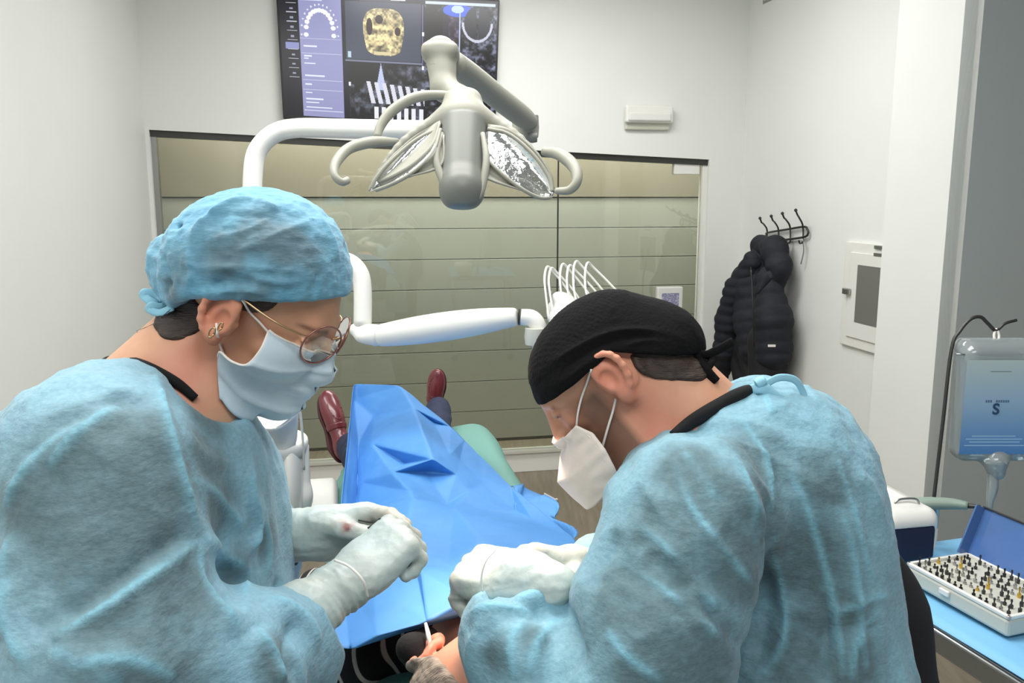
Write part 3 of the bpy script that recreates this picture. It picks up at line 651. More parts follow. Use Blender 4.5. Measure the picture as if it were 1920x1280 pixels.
# cap
capc = P(497, 492, 1.0)
def capfn():
    sh = off(hwb, .002)
    return uni([sh, ell(P(490, 490, .995), (.090, .088, .080)), ell(P(550, 505, 1.0), (.044, .066, .060)), ell(P(400, 510, .985), (.052, .062, .058))], .04)
cpw = capfn(); bun = ell(P(330, 512, 1.0), (.029, .036, .047), frm((1, 0, .25), (-.25, 0, 1))); cpw = uni([cpw, bun], .012)
cpw = sub(cpw, cone(P(356, 440, .945), P(360, 575, .945), .010, .010), .014)
bp = P(642, 557, .97); bq_ = P(372, 553, .95); upn = nrm(np.cross(bq_ - bp, HW['L'])); upn = upn if upn[2] > 0 else -upn
kA = plane(bp, -upn); bb = P(290, 592, .98); upn2 = nrm(np.cross(bb - bq_, HW['L'])); upn2 = upn2 if upn2[2] > 0 else -upn2; kB = plane(bq_, -upn2)
cpf = inter(cpw, uni([kA, kB]), .004)
crc = [([(300, 430), (355, 455), (362, 520), (356, 560)], .005, .006), ([(362, 470), (372, 430), (420, 390), (480, 372)], .006, .006), ([(480, 375), (500, 385), (520, 395)], .004, .006), ([(450, 470), (520, 440), (580, 418)], .0035, .003),
       ([(365, 503), (440, 500), (520, 506), (590, 512)], .004, .0035), ([(380, 515), (430, 505), (480, 520), (530, 530), (590, 520)], .0035, .004), ([(350, 548), (480, 545), (638, 556)], .004, .004), ([(300, 560), (350, 552)], .004, .005), ([(590, 400), (618, 440), (632, 490)], .003, .005), ([(400, 530), (480, 520)], -.004, .006), ([(305, 470), (320, 520), (310, 560)], -.003, .006),
       ([(395, 450), (470, 430), (520, 400)], .002, .003), ([(420, 480), (500, 460), (600, 470)], .002, .003)]
def cpost(v, g):
    d = .0016 * ridge(v * np.array([28, 28, 55]), 3) + .001 * ridge(v * 70, 2); return creases(cpf, v + g * (d - .001)[:, None], g, [(a, b * 1.5, c) for a, b, c in crc])
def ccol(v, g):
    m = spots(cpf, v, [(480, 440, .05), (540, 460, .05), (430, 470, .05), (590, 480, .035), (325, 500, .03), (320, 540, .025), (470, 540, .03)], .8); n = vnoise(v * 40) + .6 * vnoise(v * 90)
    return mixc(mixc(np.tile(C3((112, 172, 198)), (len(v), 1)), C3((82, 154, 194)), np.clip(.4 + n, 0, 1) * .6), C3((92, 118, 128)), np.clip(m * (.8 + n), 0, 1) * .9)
lo, hi = bounds([P(270, 340, 1.0), P(660, 600, 1.0), P(480, 480, .85), P(480, 480, 1.15)], .02)
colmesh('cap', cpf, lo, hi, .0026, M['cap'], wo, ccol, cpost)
tube('cap_tie', [P(x, y, d) for x, y, d in ((305, 575, .99), (285, 566, .98), (270, 555, .98), (272, 548, .98), (292, 552, .985), (305, 560, .98))], .005, M['tie'], wo, flat=.35)
tube('cap_tie', [P(x, y, d) for x, y, d in ((320, 568, .98), (300, 575, .975), (285, 572, .97), (280, 580, .97), (300, 586, .97), (325, 575, .96))], .0045, M['tie'], wo, flat=.35)
# hair: nape and temple
hr = inter(off(uni([hwb, neck], .03), .003), uni([ell(P(338, 590, .97), (.032, .07, .026)), ell(P(478, 560, .93), (.026, .03, .014)), ell(P(410, 552, .93), (.03, .03, .006))], .01), .004)
lo, hi = bounds([P(280, 540, 1.0), P(540, 650, .9), P(400, 600, 1.15), P(400, 600, .86)], .03)
def hpost(v, g): return v + g * (.0012 * ridge(v * np.array([40, 60, 120]), 2))[:, None]
colmesh('hair', hr, lo, hi, .0026, M['hair'], wo, None, hpost)
for i in range(16):
    a = P(318 + i * 2.5, 575 + i * 2.5 + RNG.random() * 10, .96); e = P(255 + RNG.random() * 40, 610 + RNG.random() * 45, .98)
    tube('hair_wisp', [a, (a + e) / 2 - ZU * .004, e], [.0004, .0003, .0002], M['hair'], wo, n=4, sm=4)
# mask
OW, LW = HW['O'], HW['L']
def sag(px, py):   # picture point on the head's middle plane
    return onplane(px, py, OW, LW)
def pushout(p, fn, m, dirn, k=40):
    p = np.array(p, float)
    for _ in range(k):
        s_ = float(fn(p[None].astype(np.float32))[0])
        if s_ >= m: break
        p = p + dirn * max(m - s_, .0006)
    return p
def refl(p, O, Ln): return p - 2 * ((p - O) @ Ln) * Ln
def lerpoly(pts, t):
    pts = np.asarray(pts); x = t * (len(pts) - 1); i = min(int(x), len(pts) - 2); return pts[i] * (1 - x + i) + pts[i + 1] * (x - i)
rg = catmull([sag(604, 652), sag(607, 676), sag(588, 708), sag(546, 746), sag(500, 766)], 4)
sd = catmull([P(504, 620, .935), P(489, 655, .925), P(462, 684, .925), P(432, 676, .93), P(411, 660, .94), P(409, 700, .955), P(414, 738, .965)], 4)
botc = P(455, 757, .96)
def maskpt(u, v):
    a = lerpoly(rg, v); b = lerpoly(sd, v); p = a * (1 - u) + b * u
    out = -LW; bul = math.sin(math.pi * u) ** .8; p = p + out * bul * .017
    p = p + (HW['F'] * .006 - HW['U'] * .010 * v) * math.sin(math.pi * min(u * 1.1, 1))
    ph = v * 4.0 - .2; w_ = ph - math.floor(ph); pl = (abs(w_ - .5) * 2) if .12 < v < .95 else .5
    dn = nrm(out * u + HW['F'] * (1 - u * .6)); p = pushout(p, uni([hw, neck], .03) if u > .3 else hw, .004, dn); return p + nrm(out + HW['F'] * .5) * (.006 * (pl ** 3) * (1 - u) ** .3)
v1, f1 = grid_vf(maskpt, 28, 40); v2 = [refl(p, OW, LW) for p in v1]; f2 = [[a + len(v1) for a in q[::-1]] for q in f1]
mk = mesh('mask', v1 + v2, f1 + f2, M['maskb'], wo, col=np.ones((len(v1) * 2, 3))); solid(mk, .0015)
tube('mask_edge', [maskpt(u, 0) + HW['U'] * .0008 for u in np.linspace(0, 1, 9)], .0014, M['strap'], mk, sm=2)
tube('mask_edge', [maskpt(1, v) for v in np.linspace(0, .72, 14)], .0014, M['strap'], mk, sm=2)
tube('ear_loop', on(hw, [(505, 622, .92), (488, 602, .92), (470, 583, .92), (452, 564, .92), (440, 552, .92)], .003), .0013, M['strap'], mk)
tube('ear_loop', on(uni([hw, neck], .03), [(404, 606, .9), (409, 625, .91), (415, 645, .92), (421, 664, .925)], .004), .0014, M['strap'], mk)
# glasses
gl = []
for s in (-1, 1):
    c = np.array([.098, .032 * s, .018]); ring = [toW(HW, c + np.array([-.5 * .026 * math.cos(t) * s, .026 * math.cos(t), .0245 * math.sin(t)])) for t in np.linspace(0, 2 * math.pi, 33)]; gl.append((c, ring))
gls = tube('glasses', gl[0][1], .0012, M['rose'], wo, sm=1, n=6)
tube('rim', gl[1][1], .0012, M['rose'], gls, sm=1, n=6)
tube('bridge', [toW(HW, (.100, -.007, .022)), toW(HW, (.105, 0, .026)), toW(HW, (.100, .007, .022))], .0012, M['gold'], gls)
for s in (-1, 1):
    tube('temple', [toW(HW, (.085, .057 * s, .026)), toW(HW, (.078, .068 * s, .028)), toW(HW, (.045, .082 * s, .030)), toW(HW, (-.02, .083 * s, .036))], .0012, M['gold'], gls)
    c = gl[0 if s < 0 else 1][0]; pts = [toW(HW, c + np.array([-.5 * .025 * math.cos(t) * s - .0005, .025 * math.cos(t), .0235 * math.sin(t)])) for t in np.linspace(0, 2 * math.pi, 24, endpoint=False)]
    mesh('lens', pts, [list(range(24))], M['lens'], gls)
    tube('nose_pad', [toW(HW, (.096, .010 * s, .014)), toW(HW, (.092, .010 * s, .008))], .002, M['gold'], gls)
# earrings
e = P(400, 617, .905); tube('earring', [e + HW['F'] * .003 * math.cos(t) + HW['U'] * (.006 * math.sin(t) - .004) for t in np.linspace(0, 6.2, 14)], .0012, M['gold'], wo, sm=1)
e = P(413, 612, .905); tube('earring', [e + HW['F'] * .002 * math.cos(t) + HW['U'] * (.005 * math.sin(t)) for t in np.linspace(0, 6.2, 12)], .001, M['gold'], wo, sm=1)
# hands
GLV = C3((208, 219, 222)); GW = C3((236, 232, 222))
def glcol(wr, A, blood=None):
    def f(v, g):
        q = (v - wr) @ A; c = mixc(np.tile(GLV, (len(v), 1)), GW, np.clip(.15 + vnoise(v * 30) * .8, 0, 1)); c = mixc(c, C3((226, 190, 166)), np.clip((q[:, 0] - .07) / .04, 0, 1) * .45)
        if blood is not None:
            r = np.linalg.norm(v - blood, axis=1) + .004 * vnoise(v * 200); c = mixc(c, C3((120, 22, 20)), np.clip((.0055 - r) / .003, 0, 1)); c = mixc(c, C3((205, 150, 145)), np.clip((.022 - r) / .02, 0, 1) * np.clip(.4 + vnoise(v * 160) * 2, 0, 1) * .8)
        return c
    return f
def cuffwr(wr, el_, amp=.0016):
    ax = nrm(np.asarray(wr) - np.asarray(el_))
    def f(v, g):
        t = (v - wr) @ ax; k = np.clip((.015 - t) / .02, 0, 1); d = k * amp * ridge(np.stack([t * 60, (v @ np.array([.3, .5, .8])) * 14, t * 0], 1), 2) + .0007 * ridge(v * 60, 2)
        return v + g * d[:, None]
    return f
# near (right) hand: back of the hand towards the lamp, fingers curled around the needle holder
Wn = P(655, 1086, 1.0); kn = P(735, 1016, 1.03); Xn = nrm(kn - Wn); Zn = nrm(-cF * .55 + cU * .55 - cR * .25)
hf, tips, A = hand_fn(Wn, Xn, Zn, 1, [(55, 65, 45), (68, 75, 45), (75, 80, 45), (80, 80, 45)], thumb=((.7, .6, -.5), (.9, .1, -.5), (.9, -.3, -.4)), sc=.93)
cf = glove_cuff(Wn - Xn * .015, SH['ne'] * .35 + P(520, 1230, .93) * .65, A, .10, .029, .042)
fn_ = uni([hf, cf], .012); lo, hi = bounds([P(540, 1250, .92), P(800, 940, 1.1), P(700, 1100, .9)] + tips, .03)
colmesh('glove', fn_, lo, hi, .0022, M['glove'], wo, glcol(Wn, A), cuffwr(Wn, P(520, 1230, .93), .0024), label='cream latex glove on the near hand')
tube('cuff_roll', [P(628, 1050, .975), P(655, 1062, .962), P(680, 1088, .96), P(690, 1120, .975)], .0016, M['strap'], wo)
# far (left) hand: palm side towards the camera, fingers pointing right
Wf = P(575, 1000, 1.12); kf = P(655, 992, 1.12); Xf = nrm(kf - Wf); Zf = nrm(cF * .75 + cU * .5)
hf2, tips2, A2 = hand_fn(Wf, Xf, Zf, -1, [(28, 22, 12), (50, 40, 20), (62, 60, 35), (66, 70, 40)], thumb=((.92, .05, -.4), (1, -.2, -.35), (1, -.3, -.25)))
cf2 = glove_cuff(Wf, P(470, 1015, 1.17), A2, .07, .031, .036); fn2 = uni([hf2, cf2], .012)
lo, hi = bounds([P(490, 1080, 1.05), P(740, 930, 1.2), P(600, 1000, 1.2), P(600, 900, 1.1)] + tips2, .03)
bl = trace(fn2, 650, 988)
colmesh('glove', fn2, lo, hi, .0022, M['glove'], wo, glcol(Wf, A2, bl), cuffwr(Wf, P(470, 1015, 1.17), .0016), label='cream latex glove on the far hand with a small blood stain')
# needle holder and thread
nh = empty('needle_holder', P(700, 978, 1.08), 'slim dark surgical needle driver held between the assistant\'s gloved hands', 'instrument')
tube('shaft', [P(668, 993, 1.09), P(690, 990, 1.075), P(704, 980, 1.06), P(713, 972, 1.045)], [.0012, .0017, .0017, .0012], M['darkmetal'], nh)
tube('shaft', [P(672, 975, 1.09), P(700, 979, 1.08), P(712, 972, 1.06)], [.001, .0014, .001], M['darkmetal'], nh)

# ================= MAN (surgeon, right) ============================
SKM = (206, 156, 128)
ma = empty('person', P(1420, 1000, 1.15) * np.array([1, 1, 0]), 'surgeon in a black cap, white folded mask and light blue gown, bending over the patient', 'person')
HM = head_frame((-math.cos(math.radians(6)), math.sin(math.radians(6)), 0), 44, (-.01, .08, 0), 1141, 706, 1.10, .965)
hm = wrap(HM, head_local(False), .965); hmb = wrap(HM, head_base(False, True), .985)
nbm = P(1300, 800, 1.17)
neckm = uni([cone(toW(HM, (-.045, 0, -.03)), nbm, .066, .08), cone(toW(HM, (.01, 0, -.075)), P(1230, 850, 1.17), .05, .075)], .03)
MS = dict(ns=P(1280, 960, 1.02), fs=P(1360, 900, 1.36), ne=P(1150, 1440, .93), nw=P(985, 1105, 1.05), fe=P(1150, 1150, 1.4), fw=P(1090, 1060, 1.24))
bodym = uni([cone(P(1400, 900, 1.2), P(1520, 1400, 1.2), .09, .11), cone(MS['ns'], MS['fs'], .04), cone(nbm, P(1400, 900, 1.22), .05, .08), cone(MS['ns'], MS['ne'], .05, .038), cone(MS['ne'], P(1000, 1150, 1.07), .036, .02), cone(MS['fs'], MS['fe'], .055, .045), cone(MS['fe'], MS['fw'], .042, .028),
             cone(P(1560, 985, 1.27), P(1600, 1150, 1.26), .062, .092), cone(P(1600, 1150, 1.26), P(1660, 1450, 1.22), .092, .10),
             cone(P(1540, 1450, 1.12), (P(1540, 1450, 1.12)[0], .95, .1), .1, .055), cone(P(1540, 1450, 1.25), (P(1540, 1450, 1.25)[0], 1.2, .1), .1, .055)], .05)
lo, hi = bounds([toW(HM, (.13, 0, .0)), toW(HM, (-.12, 0, .1)), toW(HM, (0, .1, -.12)), toW(HM, (0, -.1, .15)), P(1330, 830, 1.17)], .06)
hnm = uni([hm, neckm], .03)
colmesh('head_and_neck', hnm, lo, hi, .0026, M['skin'], ma, skinc(SKM, HM, beard=(88, 66, 54)))
lo, hi = bounds([MS['ns'], MS['fs'], MS['ne'], MS['nw'], MS['fe'], nbm, (.4, 1, .1), P(1680, 1300, 1.2)], .16); lo[2] = .05
colmesh('body', bodym, lo, hi, .014, M['scrub'], ma)
gm = uni([ell(G(1440, 905, 1.2), (.125, .17, .125)), cone(G(1440, 900, 1.2), G(1500, 1300, 1.18), .125, .135), cone(G(1305, 970, 1.05), G(1350, 950, 1.34), .09, .08), ell(G(1510, 1150, 1.17), (.10, .12, .22)), cone(G(1235, 905, 1.12), G(1380, 850, 1.15), .045, .085)], .06)
slm = uni([cone(G(1290, 985, 1.04), G(1215, 1200, .98), .10, .094), cone(G(1215, 1200, .98), G(1150, 1440, .93), .092, .088)], .03)
fam = uni([cone(G(1130, 1430, .96), G(985, 1230, 1.03), .075, .066), cone(G(985, 1230, 1.03), G(1003, 1118, 1.06), .066, .040), ell(G(935, 1190, 1.03), (.046, .045, .05))], .03)
fas = uni([cone(G(1330, 950, 1.38), G(1160, 1120, 1.4), .075, .065), cone(G(1160, 1120, 1.38), G(1118, 1050, 1.27), .058, .042)], .02)
gm = uni([gm, slm], .025); gm = uni([gm, fam], .018); gm = uni([gm, fas], .02)
gm = uni([gm, cone(G(1500, 1320, 1.18), (G(1500, 1400, 1.18)[0], 1.05, .5), .14, .18)], .06)
axm = nrm(-cR * .22 + cU * .9 + cF * .25); gm = sub(gm, rbox(P(992, 1112, 1.055) + axm * .045, (.045, .052, .07), .008, frm(axm, cF)), .004)
gm = sub(gm, uni([cone(toW(HM, (-.03, 0, -.02)), P(1300, 770, 1.17), .080, .066), cone(P(1300, 765, 1.17), P(1375, 725, 1.18), .06, .03)], .02), .008)
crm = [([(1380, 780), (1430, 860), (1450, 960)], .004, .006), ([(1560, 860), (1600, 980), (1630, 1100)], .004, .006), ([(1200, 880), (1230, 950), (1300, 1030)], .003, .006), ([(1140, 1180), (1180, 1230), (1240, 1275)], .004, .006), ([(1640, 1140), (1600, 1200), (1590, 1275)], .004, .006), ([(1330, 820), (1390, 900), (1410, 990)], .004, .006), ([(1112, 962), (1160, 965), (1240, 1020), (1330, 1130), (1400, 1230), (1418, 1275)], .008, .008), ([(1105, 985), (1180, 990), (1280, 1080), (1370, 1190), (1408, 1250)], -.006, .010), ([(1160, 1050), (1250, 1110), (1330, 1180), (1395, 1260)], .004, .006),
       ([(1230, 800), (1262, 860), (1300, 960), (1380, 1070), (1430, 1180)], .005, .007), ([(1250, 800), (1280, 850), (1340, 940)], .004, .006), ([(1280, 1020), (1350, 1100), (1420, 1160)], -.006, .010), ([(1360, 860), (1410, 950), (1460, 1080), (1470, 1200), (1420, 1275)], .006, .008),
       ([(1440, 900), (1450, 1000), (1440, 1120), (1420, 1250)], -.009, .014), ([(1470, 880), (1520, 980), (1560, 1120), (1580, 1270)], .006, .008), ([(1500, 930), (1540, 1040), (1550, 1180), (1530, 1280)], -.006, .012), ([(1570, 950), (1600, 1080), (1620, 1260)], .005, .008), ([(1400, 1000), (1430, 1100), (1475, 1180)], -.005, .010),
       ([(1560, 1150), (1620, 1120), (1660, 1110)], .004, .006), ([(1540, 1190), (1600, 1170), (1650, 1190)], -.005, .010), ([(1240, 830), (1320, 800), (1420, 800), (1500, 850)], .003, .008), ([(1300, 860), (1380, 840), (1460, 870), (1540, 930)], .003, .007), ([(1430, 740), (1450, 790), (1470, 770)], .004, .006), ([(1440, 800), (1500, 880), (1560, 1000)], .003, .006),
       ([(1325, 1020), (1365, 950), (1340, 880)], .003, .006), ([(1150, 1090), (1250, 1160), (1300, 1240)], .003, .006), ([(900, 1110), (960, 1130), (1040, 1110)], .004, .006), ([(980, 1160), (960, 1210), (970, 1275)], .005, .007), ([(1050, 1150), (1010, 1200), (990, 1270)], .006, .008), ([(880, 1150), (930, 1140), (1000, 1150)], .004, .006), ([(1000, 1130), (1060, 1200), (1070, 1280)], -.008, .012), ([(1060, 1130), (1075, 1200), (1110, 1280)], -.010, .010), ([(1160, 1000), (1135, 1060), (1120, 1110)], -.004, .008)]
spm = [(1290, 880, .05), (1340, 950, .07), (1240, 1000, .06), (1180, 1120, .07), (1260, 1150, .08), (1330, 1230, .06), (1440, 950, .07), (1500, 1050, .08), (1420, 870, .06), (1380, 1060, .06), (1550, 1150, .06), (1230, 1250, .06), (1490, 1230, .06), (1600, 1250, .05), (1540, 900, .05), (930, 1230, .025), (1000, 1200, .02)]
lo, hi = bounds([G(840, 1300, 1.0), G(1740, 1250, 1.1), G(1450, 700, 1.2), G(1300, 900, 1.5), G(1100, 1280, .85)], .04); lo[2] = hi[2] - .78
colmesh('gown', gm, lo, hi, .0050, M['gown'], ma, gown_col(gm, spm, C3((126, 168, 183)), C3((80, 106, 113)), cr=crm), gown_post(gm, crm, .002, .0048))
lo2 = lo.copy(); hi2 = hi.copy(); hi2[2] = lo[2] + .01; lo2[2] = .5
colmesh('gown_skirt', gm, lo2, hi2, .012, M['gown'], ma, gown_col(gm, [], C3((126, 168, 183))))
tube('collar', on(uni([hnm, gm], .0), [(1262, 818, 1.10), (1290, 795, 1.10), (1320, 776, 1.11), (1350, 759, 1.13), (1380, 745, 1.16), (1402, 736, 1.2), (1412, 733, 1.2)], .002), [.006, .009, .010, .010, .010, .009, .006], M['scrub'], ma, flat=.9)
# bow
bt = lambda n, pts, r=.006: tube(n, [P(*q) for q in pts], r, M['tie'], ma, flat=.3)
bt('gown_tie', ((1432, 722, 1.1), (1460, 708, 1.1), (1490, 712, 1.11), (1506, 735, 1.12), (1512, 760, 1.12)), .005)
bt('gown_tie', ((1435, 725, 1.1), (1460, 745, 1.1), (1490, 752, 1.11), (1512, 770, 1.12)), .006)
bt('gown_tie', ((1395, 735, 1.12), (1420, 728, 1.1), (1440, 735, 1.1), (1470, 760, 1.11)), .007)
lathe('tie_knot', [(.001, -.008), (.006, -.006), (.008, 0), (.006, .006), (.001, .008)], P(1426, 716, 1.1), (1, 0, .6), M['tie'], ma, n=10)
# cap
cm = uni([off(hmb, -.002), ell(P(1164, 700, 1.17), (.096, .085, .070), frm((1, 0, -.12), (.12, 0, 1))), ell(P(1072, 715, 1.17), (.038, .062, .050)), ell(P(1238, 644, 1.17), (.060, .07, .056), frm((1, 0, -.3), (.3, 0, 1)))], .04)
LM = HM['L']
def dpl(a, b):
    n = nrm(np.cross(b - a, LM)); n = n if n[2] > 0 else -n; return plane(a, -n)
k1 = dpl(P(1013, 762, 1.15), P(1146, 652, 1.12)); k2 = dpl(P(1146, 652, 1.12), P(1300, 660, 1.13))
cmf = inter(cm, uni([k1, k2], .0), .003)
crk = [([(1008, 705), (1060, 665), (1130, 628), (1200, 618), (1290, 640)], .004, .004), ([(1010, 745), (1070, 705), (1140, 655)], .003, .004), ([(1165, 650), (1220, 638), (1290, 650)], .003, .003), ([(1012, 722), (1070, 682), (1130, 645), (1200, 630), (1285, 648)], -.003, .004)]
def mpost(v, g):
    q = (v - HM['O']) @ HM['A']; qq = .0009 * (np.abs(np.sin(q[:, 0] * 330 + q[:, 1] * 330)) * np.abs(np.sin(q[:, 1] * 330 - q[:, 0] * 330)))
    tq = q[:, 2] > .055; v = v + g * (qq * tq + .0006 * ridge(v * 40, 2))[:, None]; return creases(cmf, v, g, crk)
lo, hi = bounds([P(985, 540, 1.17), P(1360, 780, 1.17), P(1150, 650, 1.0), P(1150, 650, 1.32)], .02)
colmesh('cap', cmf, lo, hi, .0026, M['capblack'], ma, None, mpost)
kt = lambda n, pts, r, fl=.4: tube(n, [P(*q) for q in pts], r, M['capblack'], ma, flat=fl)
kt('cap_tie', ((1280, 640, 1.14), (1300, 660, 1.13), (1322, 664, 1.12), (1345, 656, 1.12), (1374, 640, 1.13)), [.006, .006, .005, .006, .006])
kt('cap_tie', ((1290, 645, 1.14), (1308, 675, 1.13), (1322, 695, 1.12), (1340, 716, 1.12)), [.012, .011, .009, .009], .8)
kt('cap_tie', ((1268, 622, 1.14), (1290, 636, 1.13), (1302, 665, 1.13), (1318, 690, 1.13)), [.012, .014, .012, .008], .8)
kt('cap_tie', ((1300, 665, 1.13), (1335, 668, 1.13), (1325, 690, 1.12), (1312, 680, 1.12)), [.006, .006, .006, .005], .5)
# hair under the cap
hrm = inter(off(hnm, .003), uni([ell(P(1235, 668, 1.15), (.052, .09, .026), frm((1, 0, -.12), (.12, 0, 1))), ell(P(1290, 680, 1.17), (.025, .07, .028))], .02), .003)
lo, hi = bounds([P(1140, 620, 1.08), P(1330, 740, 1.08), P(1250, 680, 1.3)], .03); hrm = inter(hrm, plane(toW(HM, (-.03, 0, 0)), HM['F']), .004)
colmesh('hair', hrm, lo, hi, .0026, M['hair'], ma, None, hpost)
# folded white mask
OM = HM['O']
def sagm(px, py): return onplane(px, py, OM, LM)
rgm = np.array([sagm(1066, 798), sagm(1052, 850), sagm(1046, 903), sagm(1070, 928), sagm(1098, 952)]); sdm = np.array([P(1080, 797, 1.11), P(1112, 812, 1.10), P(1135, 842, 1.095), P(1152, 875, 1.10), P(1162, 897, 1.11)])
def mpt(u, v):
    a = lerpoly(rgm, v); b = lerpoly(sdm, v); p = a * (1 - u) + b * u; p = pushout(p, hm, .003, nrm(LM * u + HM['F'] * (1 - u * .6))) if v < .98 else p; return p + LM * (.022 * math.sin(math.pi * u ** .8)) + HM['F'] * .006 * math.sin(math.pi * u) + LM * .0012 * vnoise(np.array([[u * 9, v * 12, 3.]]))[0] * 2
v1, f1 = grid_vf(mpt, 20, 30); v2 = [refl(p, OM, LM) for p in v1]; f2 = [[a + len(v1) for a in q[::-1]] for q in f1]
mm = mesh('mask', v1 + v2, f1 + f2, M['maskw'], ma); solid(mm, .002)
tube('centre_seam', [mpt(0, v) for v in np.linspace(0, 1, 12)], .0013, M['maskw'], mm, sm=1)
tube('mask_seam', [mpt(.93, v) for v in np.linspace(.02, .98, 12)], .001, M['maskw'], mm, sm=1)
tube('ear_loop', on(hnm, [(1081, 800, 1.10), (1084, 775, 1.1), (1090, 745, 1.085), (1100, 715, 1.08), (1110, 692, 1.08)], .003), .0014, M['strap'], mm)
tube('ear_loop', on(hnm, [(1131, 852, 1.08), (1136, 825, 1.08), (1143, 795, 1.07), (1150, 768, 1.07), (1155, 744, 1.08)], .006), .0016, M['strap'], mm)
# near hand (left): bent over the mouth
W1 = P(990, 1088, 1.06); K1 = P(872, 1062, 1.12); X1 = nrm(K1 - W1); Z1 = nrm(-cF * .45 + cU * .85)
h1, t1_, A1 = hand_fn(W1, X1, Z1, -1, [(38, 50, 30), (52, 55, 35), (62, 60, 35), (70, 60, 35)], thumb=((.6, .45, -.7), (.85, .1, -.6), (.9, -.1, -.5)), sc=1.08)
c1 = glove_cuff(W1, P(1004, 1190, 1.045), A1, .045, .034, .037); f_1 = uni([h1, c1], .02)
lo, hi = bounds([P(800, 1200, 1.12), P(1060, 1000, 1.1), P(1000, 1150, .98), P(850, 1000, 1.22)] + t1_, .02)
colmesh('glove', f_1, lo, hi, .0024, M['glove'], ma, glcol(W1, A1), cuffwr(W1, P(1004, 1190, 1.045), .0014), label='latex glove on the near hand, bent over the patient\'s mouth')
tube('cuff_roll', [P(930, 1030, 1.04), P(912, 1050, 1.03), P(903, 1080, 1.03), P(905, 1108, 1.035)], .0011, M['strap'], ma)
# far hand
W2 = P(1092, 1062, 1.24); K2 = P(1010, 1045, 1.22); X2 = nrm(K2 - W2); Z2 = nrm(cU * .9 + cF * .3 - cR * .1)
h2, t2_, A2m = hand_fn(W2, X2, Z2, 1, [(45, 75, 40), (60, 75, 45), (65, 78, 45), (70, 78, 45)], thumb=((.5, .75, -.45), (.9, .25, -.45), (.9, -.25, -.45)), sc=1.05)
f_2 = h2; lo, hi = bounds([P(960, 1130, 1.2), P(1110, 1000, 1.25), P(1050, 1060, 1.14), P(1050, 1060, 1.32)] + t2_, .025)
colmesh('glove', f_2, lo, hi, .0026, M['glove'], ma, glcol(W2, A2m), label='latex glove on the far hand, brightly lit by the lamp')
tube('forceps', [P(1032, 1050, 1.17), P(985, 1085, 1.19), P(900, 1140, 1.21)], [.0018, .0016, .001], M['metal'], None)['label'] = 'thin steel forceps held in the surgeon\'s far hand'
bpy.data.objects['forceps']['category'] = 'instrument'
# ================================================================== PATIENT, CHAIR, DRAPE
AX = nrm(np.array([-.36, 1.75, 0])); AXR = np.array([AX[1], -AX[0], 0])      # chair axis (head to foot) and its right
def ch(s, r, z): return np.array([-.05, 1.2, 0]) + AX * s + AXR * r + ZU * z
dc = empty('dental_chair', ch(.9, 0, 0), 'teal upholstered dental treatment chair under the blue drape', 'dental chair')
Rc = np.stack([AXR, AX, ZU], 1)
seat = uni([rbox(ch(.85, .02, .90), (.26, .62, .05), .05, Rc), rbox(ch(1.38, .02, .90), (.25, .26, .055), .055, Rc), rbox(ch(1.15, .24, .93), (.05, .42, .07), .05, Rc), ell(ch(1.42, .20, .935), (.1, .24, .07), Rc)], .04)
lo, hi = bounds([ch(-.1, -.4, .8), ch(1.75, .4, 1.03)], .08); colmesh('seat', seat, lo, hi, .01, M['teal'], dc)
bk = uni([rbox(ch(.12, 0, .93), (.24, .22, .04), .04, Rc), rbox(ch(-.1, 0, .96), (.12, .12, .035), .035, Rc)], .03); lo, hi = bounds([ch(-.25, -.4, .8), ch(.4, .4, 1.05)], .05); colmesh('backrest', bk, lo, hi, .012, M['teal'], dc)
box('under_frame', ch(.8, 0, .82), (.18, .55, .03), M['offwhite'], dc, Rc, .02)
box('pedestal', ch(.8, 0, .42), (.13, .22, .38), M['white'], dc, Rc, .05); box('base_plate', ch(.7, 0, .03), (.26, .5, .03), M['white'], dc, Rc, .02)
arm = sub(rbox(P(598, 935, 2.25), (.05, .12, .022), .02, Rc), ell(P(598, 935, 2.25), (.001, .001, .001)), 0); lo, hi = bounds([P(598, 935, 2.25)], .16); colmesh('armrest', arm, lo, hi, .006, M['white'], dc)
tube('armrest_bracket', [P(600, 945, 2.26), P(605, 990, 2.24), P(640, 1000, 2.2)], .015, M['offwhite'], dc)
# patient
pt = empty('person', ch(.7, 0, .95), 'reclining grey-haired patient in striped black shirt, navy trousers and burgundy loafers under a drape', 'person')
HP = frame((0, 0, 0), (.62, -.05, .78), (-.16, -1, .1)); HP['O'] = P(900, 1280, 1.2)
hp = wrap(HP, head_local(False), 1.0)
nbp = ch(.10, -.0, 1.02)
bodyp = uni([cone(toW(HP, (-.02, 0, -.05)), nbp, .055, .07)], .03)
torso = uni([rbox(ch(.33, -.01, .985), (.19, .2, .08), .07, Rc), cone(ch(.13, -.2, 1.0), ch(.42, -.25, .99), .055, .045), cone(ch(.13, .19, 1.0), ch(.42, .24, .99), .055, .045), rbox(ch(.68, -.03, .96), (.15, .17, .07), .065, Rc)], .05)
fp = uni([uni([hp, bodyp], .03), torso], .02)
lo, hi = bounds([toW(HP, (.12, 0, 0)), toW(HP, (-.1, 0, .13)), toW(HP, (0, .1, 0)), toW(HP, (0, -.1, -.1)), nbp], .04)
colmesh('head_and_neck', uni([hp, bodyp], .03), lo, hi, .003, M['skin'], pt, skinc((206, 150, 124), HP))
def stripe(v, g):
    q = (v - ch(0, 0, 0)); r = q @ AXR + .12 * (q @ AX) + .25 * (1.05 - v[:, 2]); w_ = (r / .021) % 1.0
    return mixc(np.tile(C3((16, 16, 20)), (len(v), 1)), C3((150, 140, 130)), ((w_ > .86) & (v[:, 2] > .95)).astype(float))
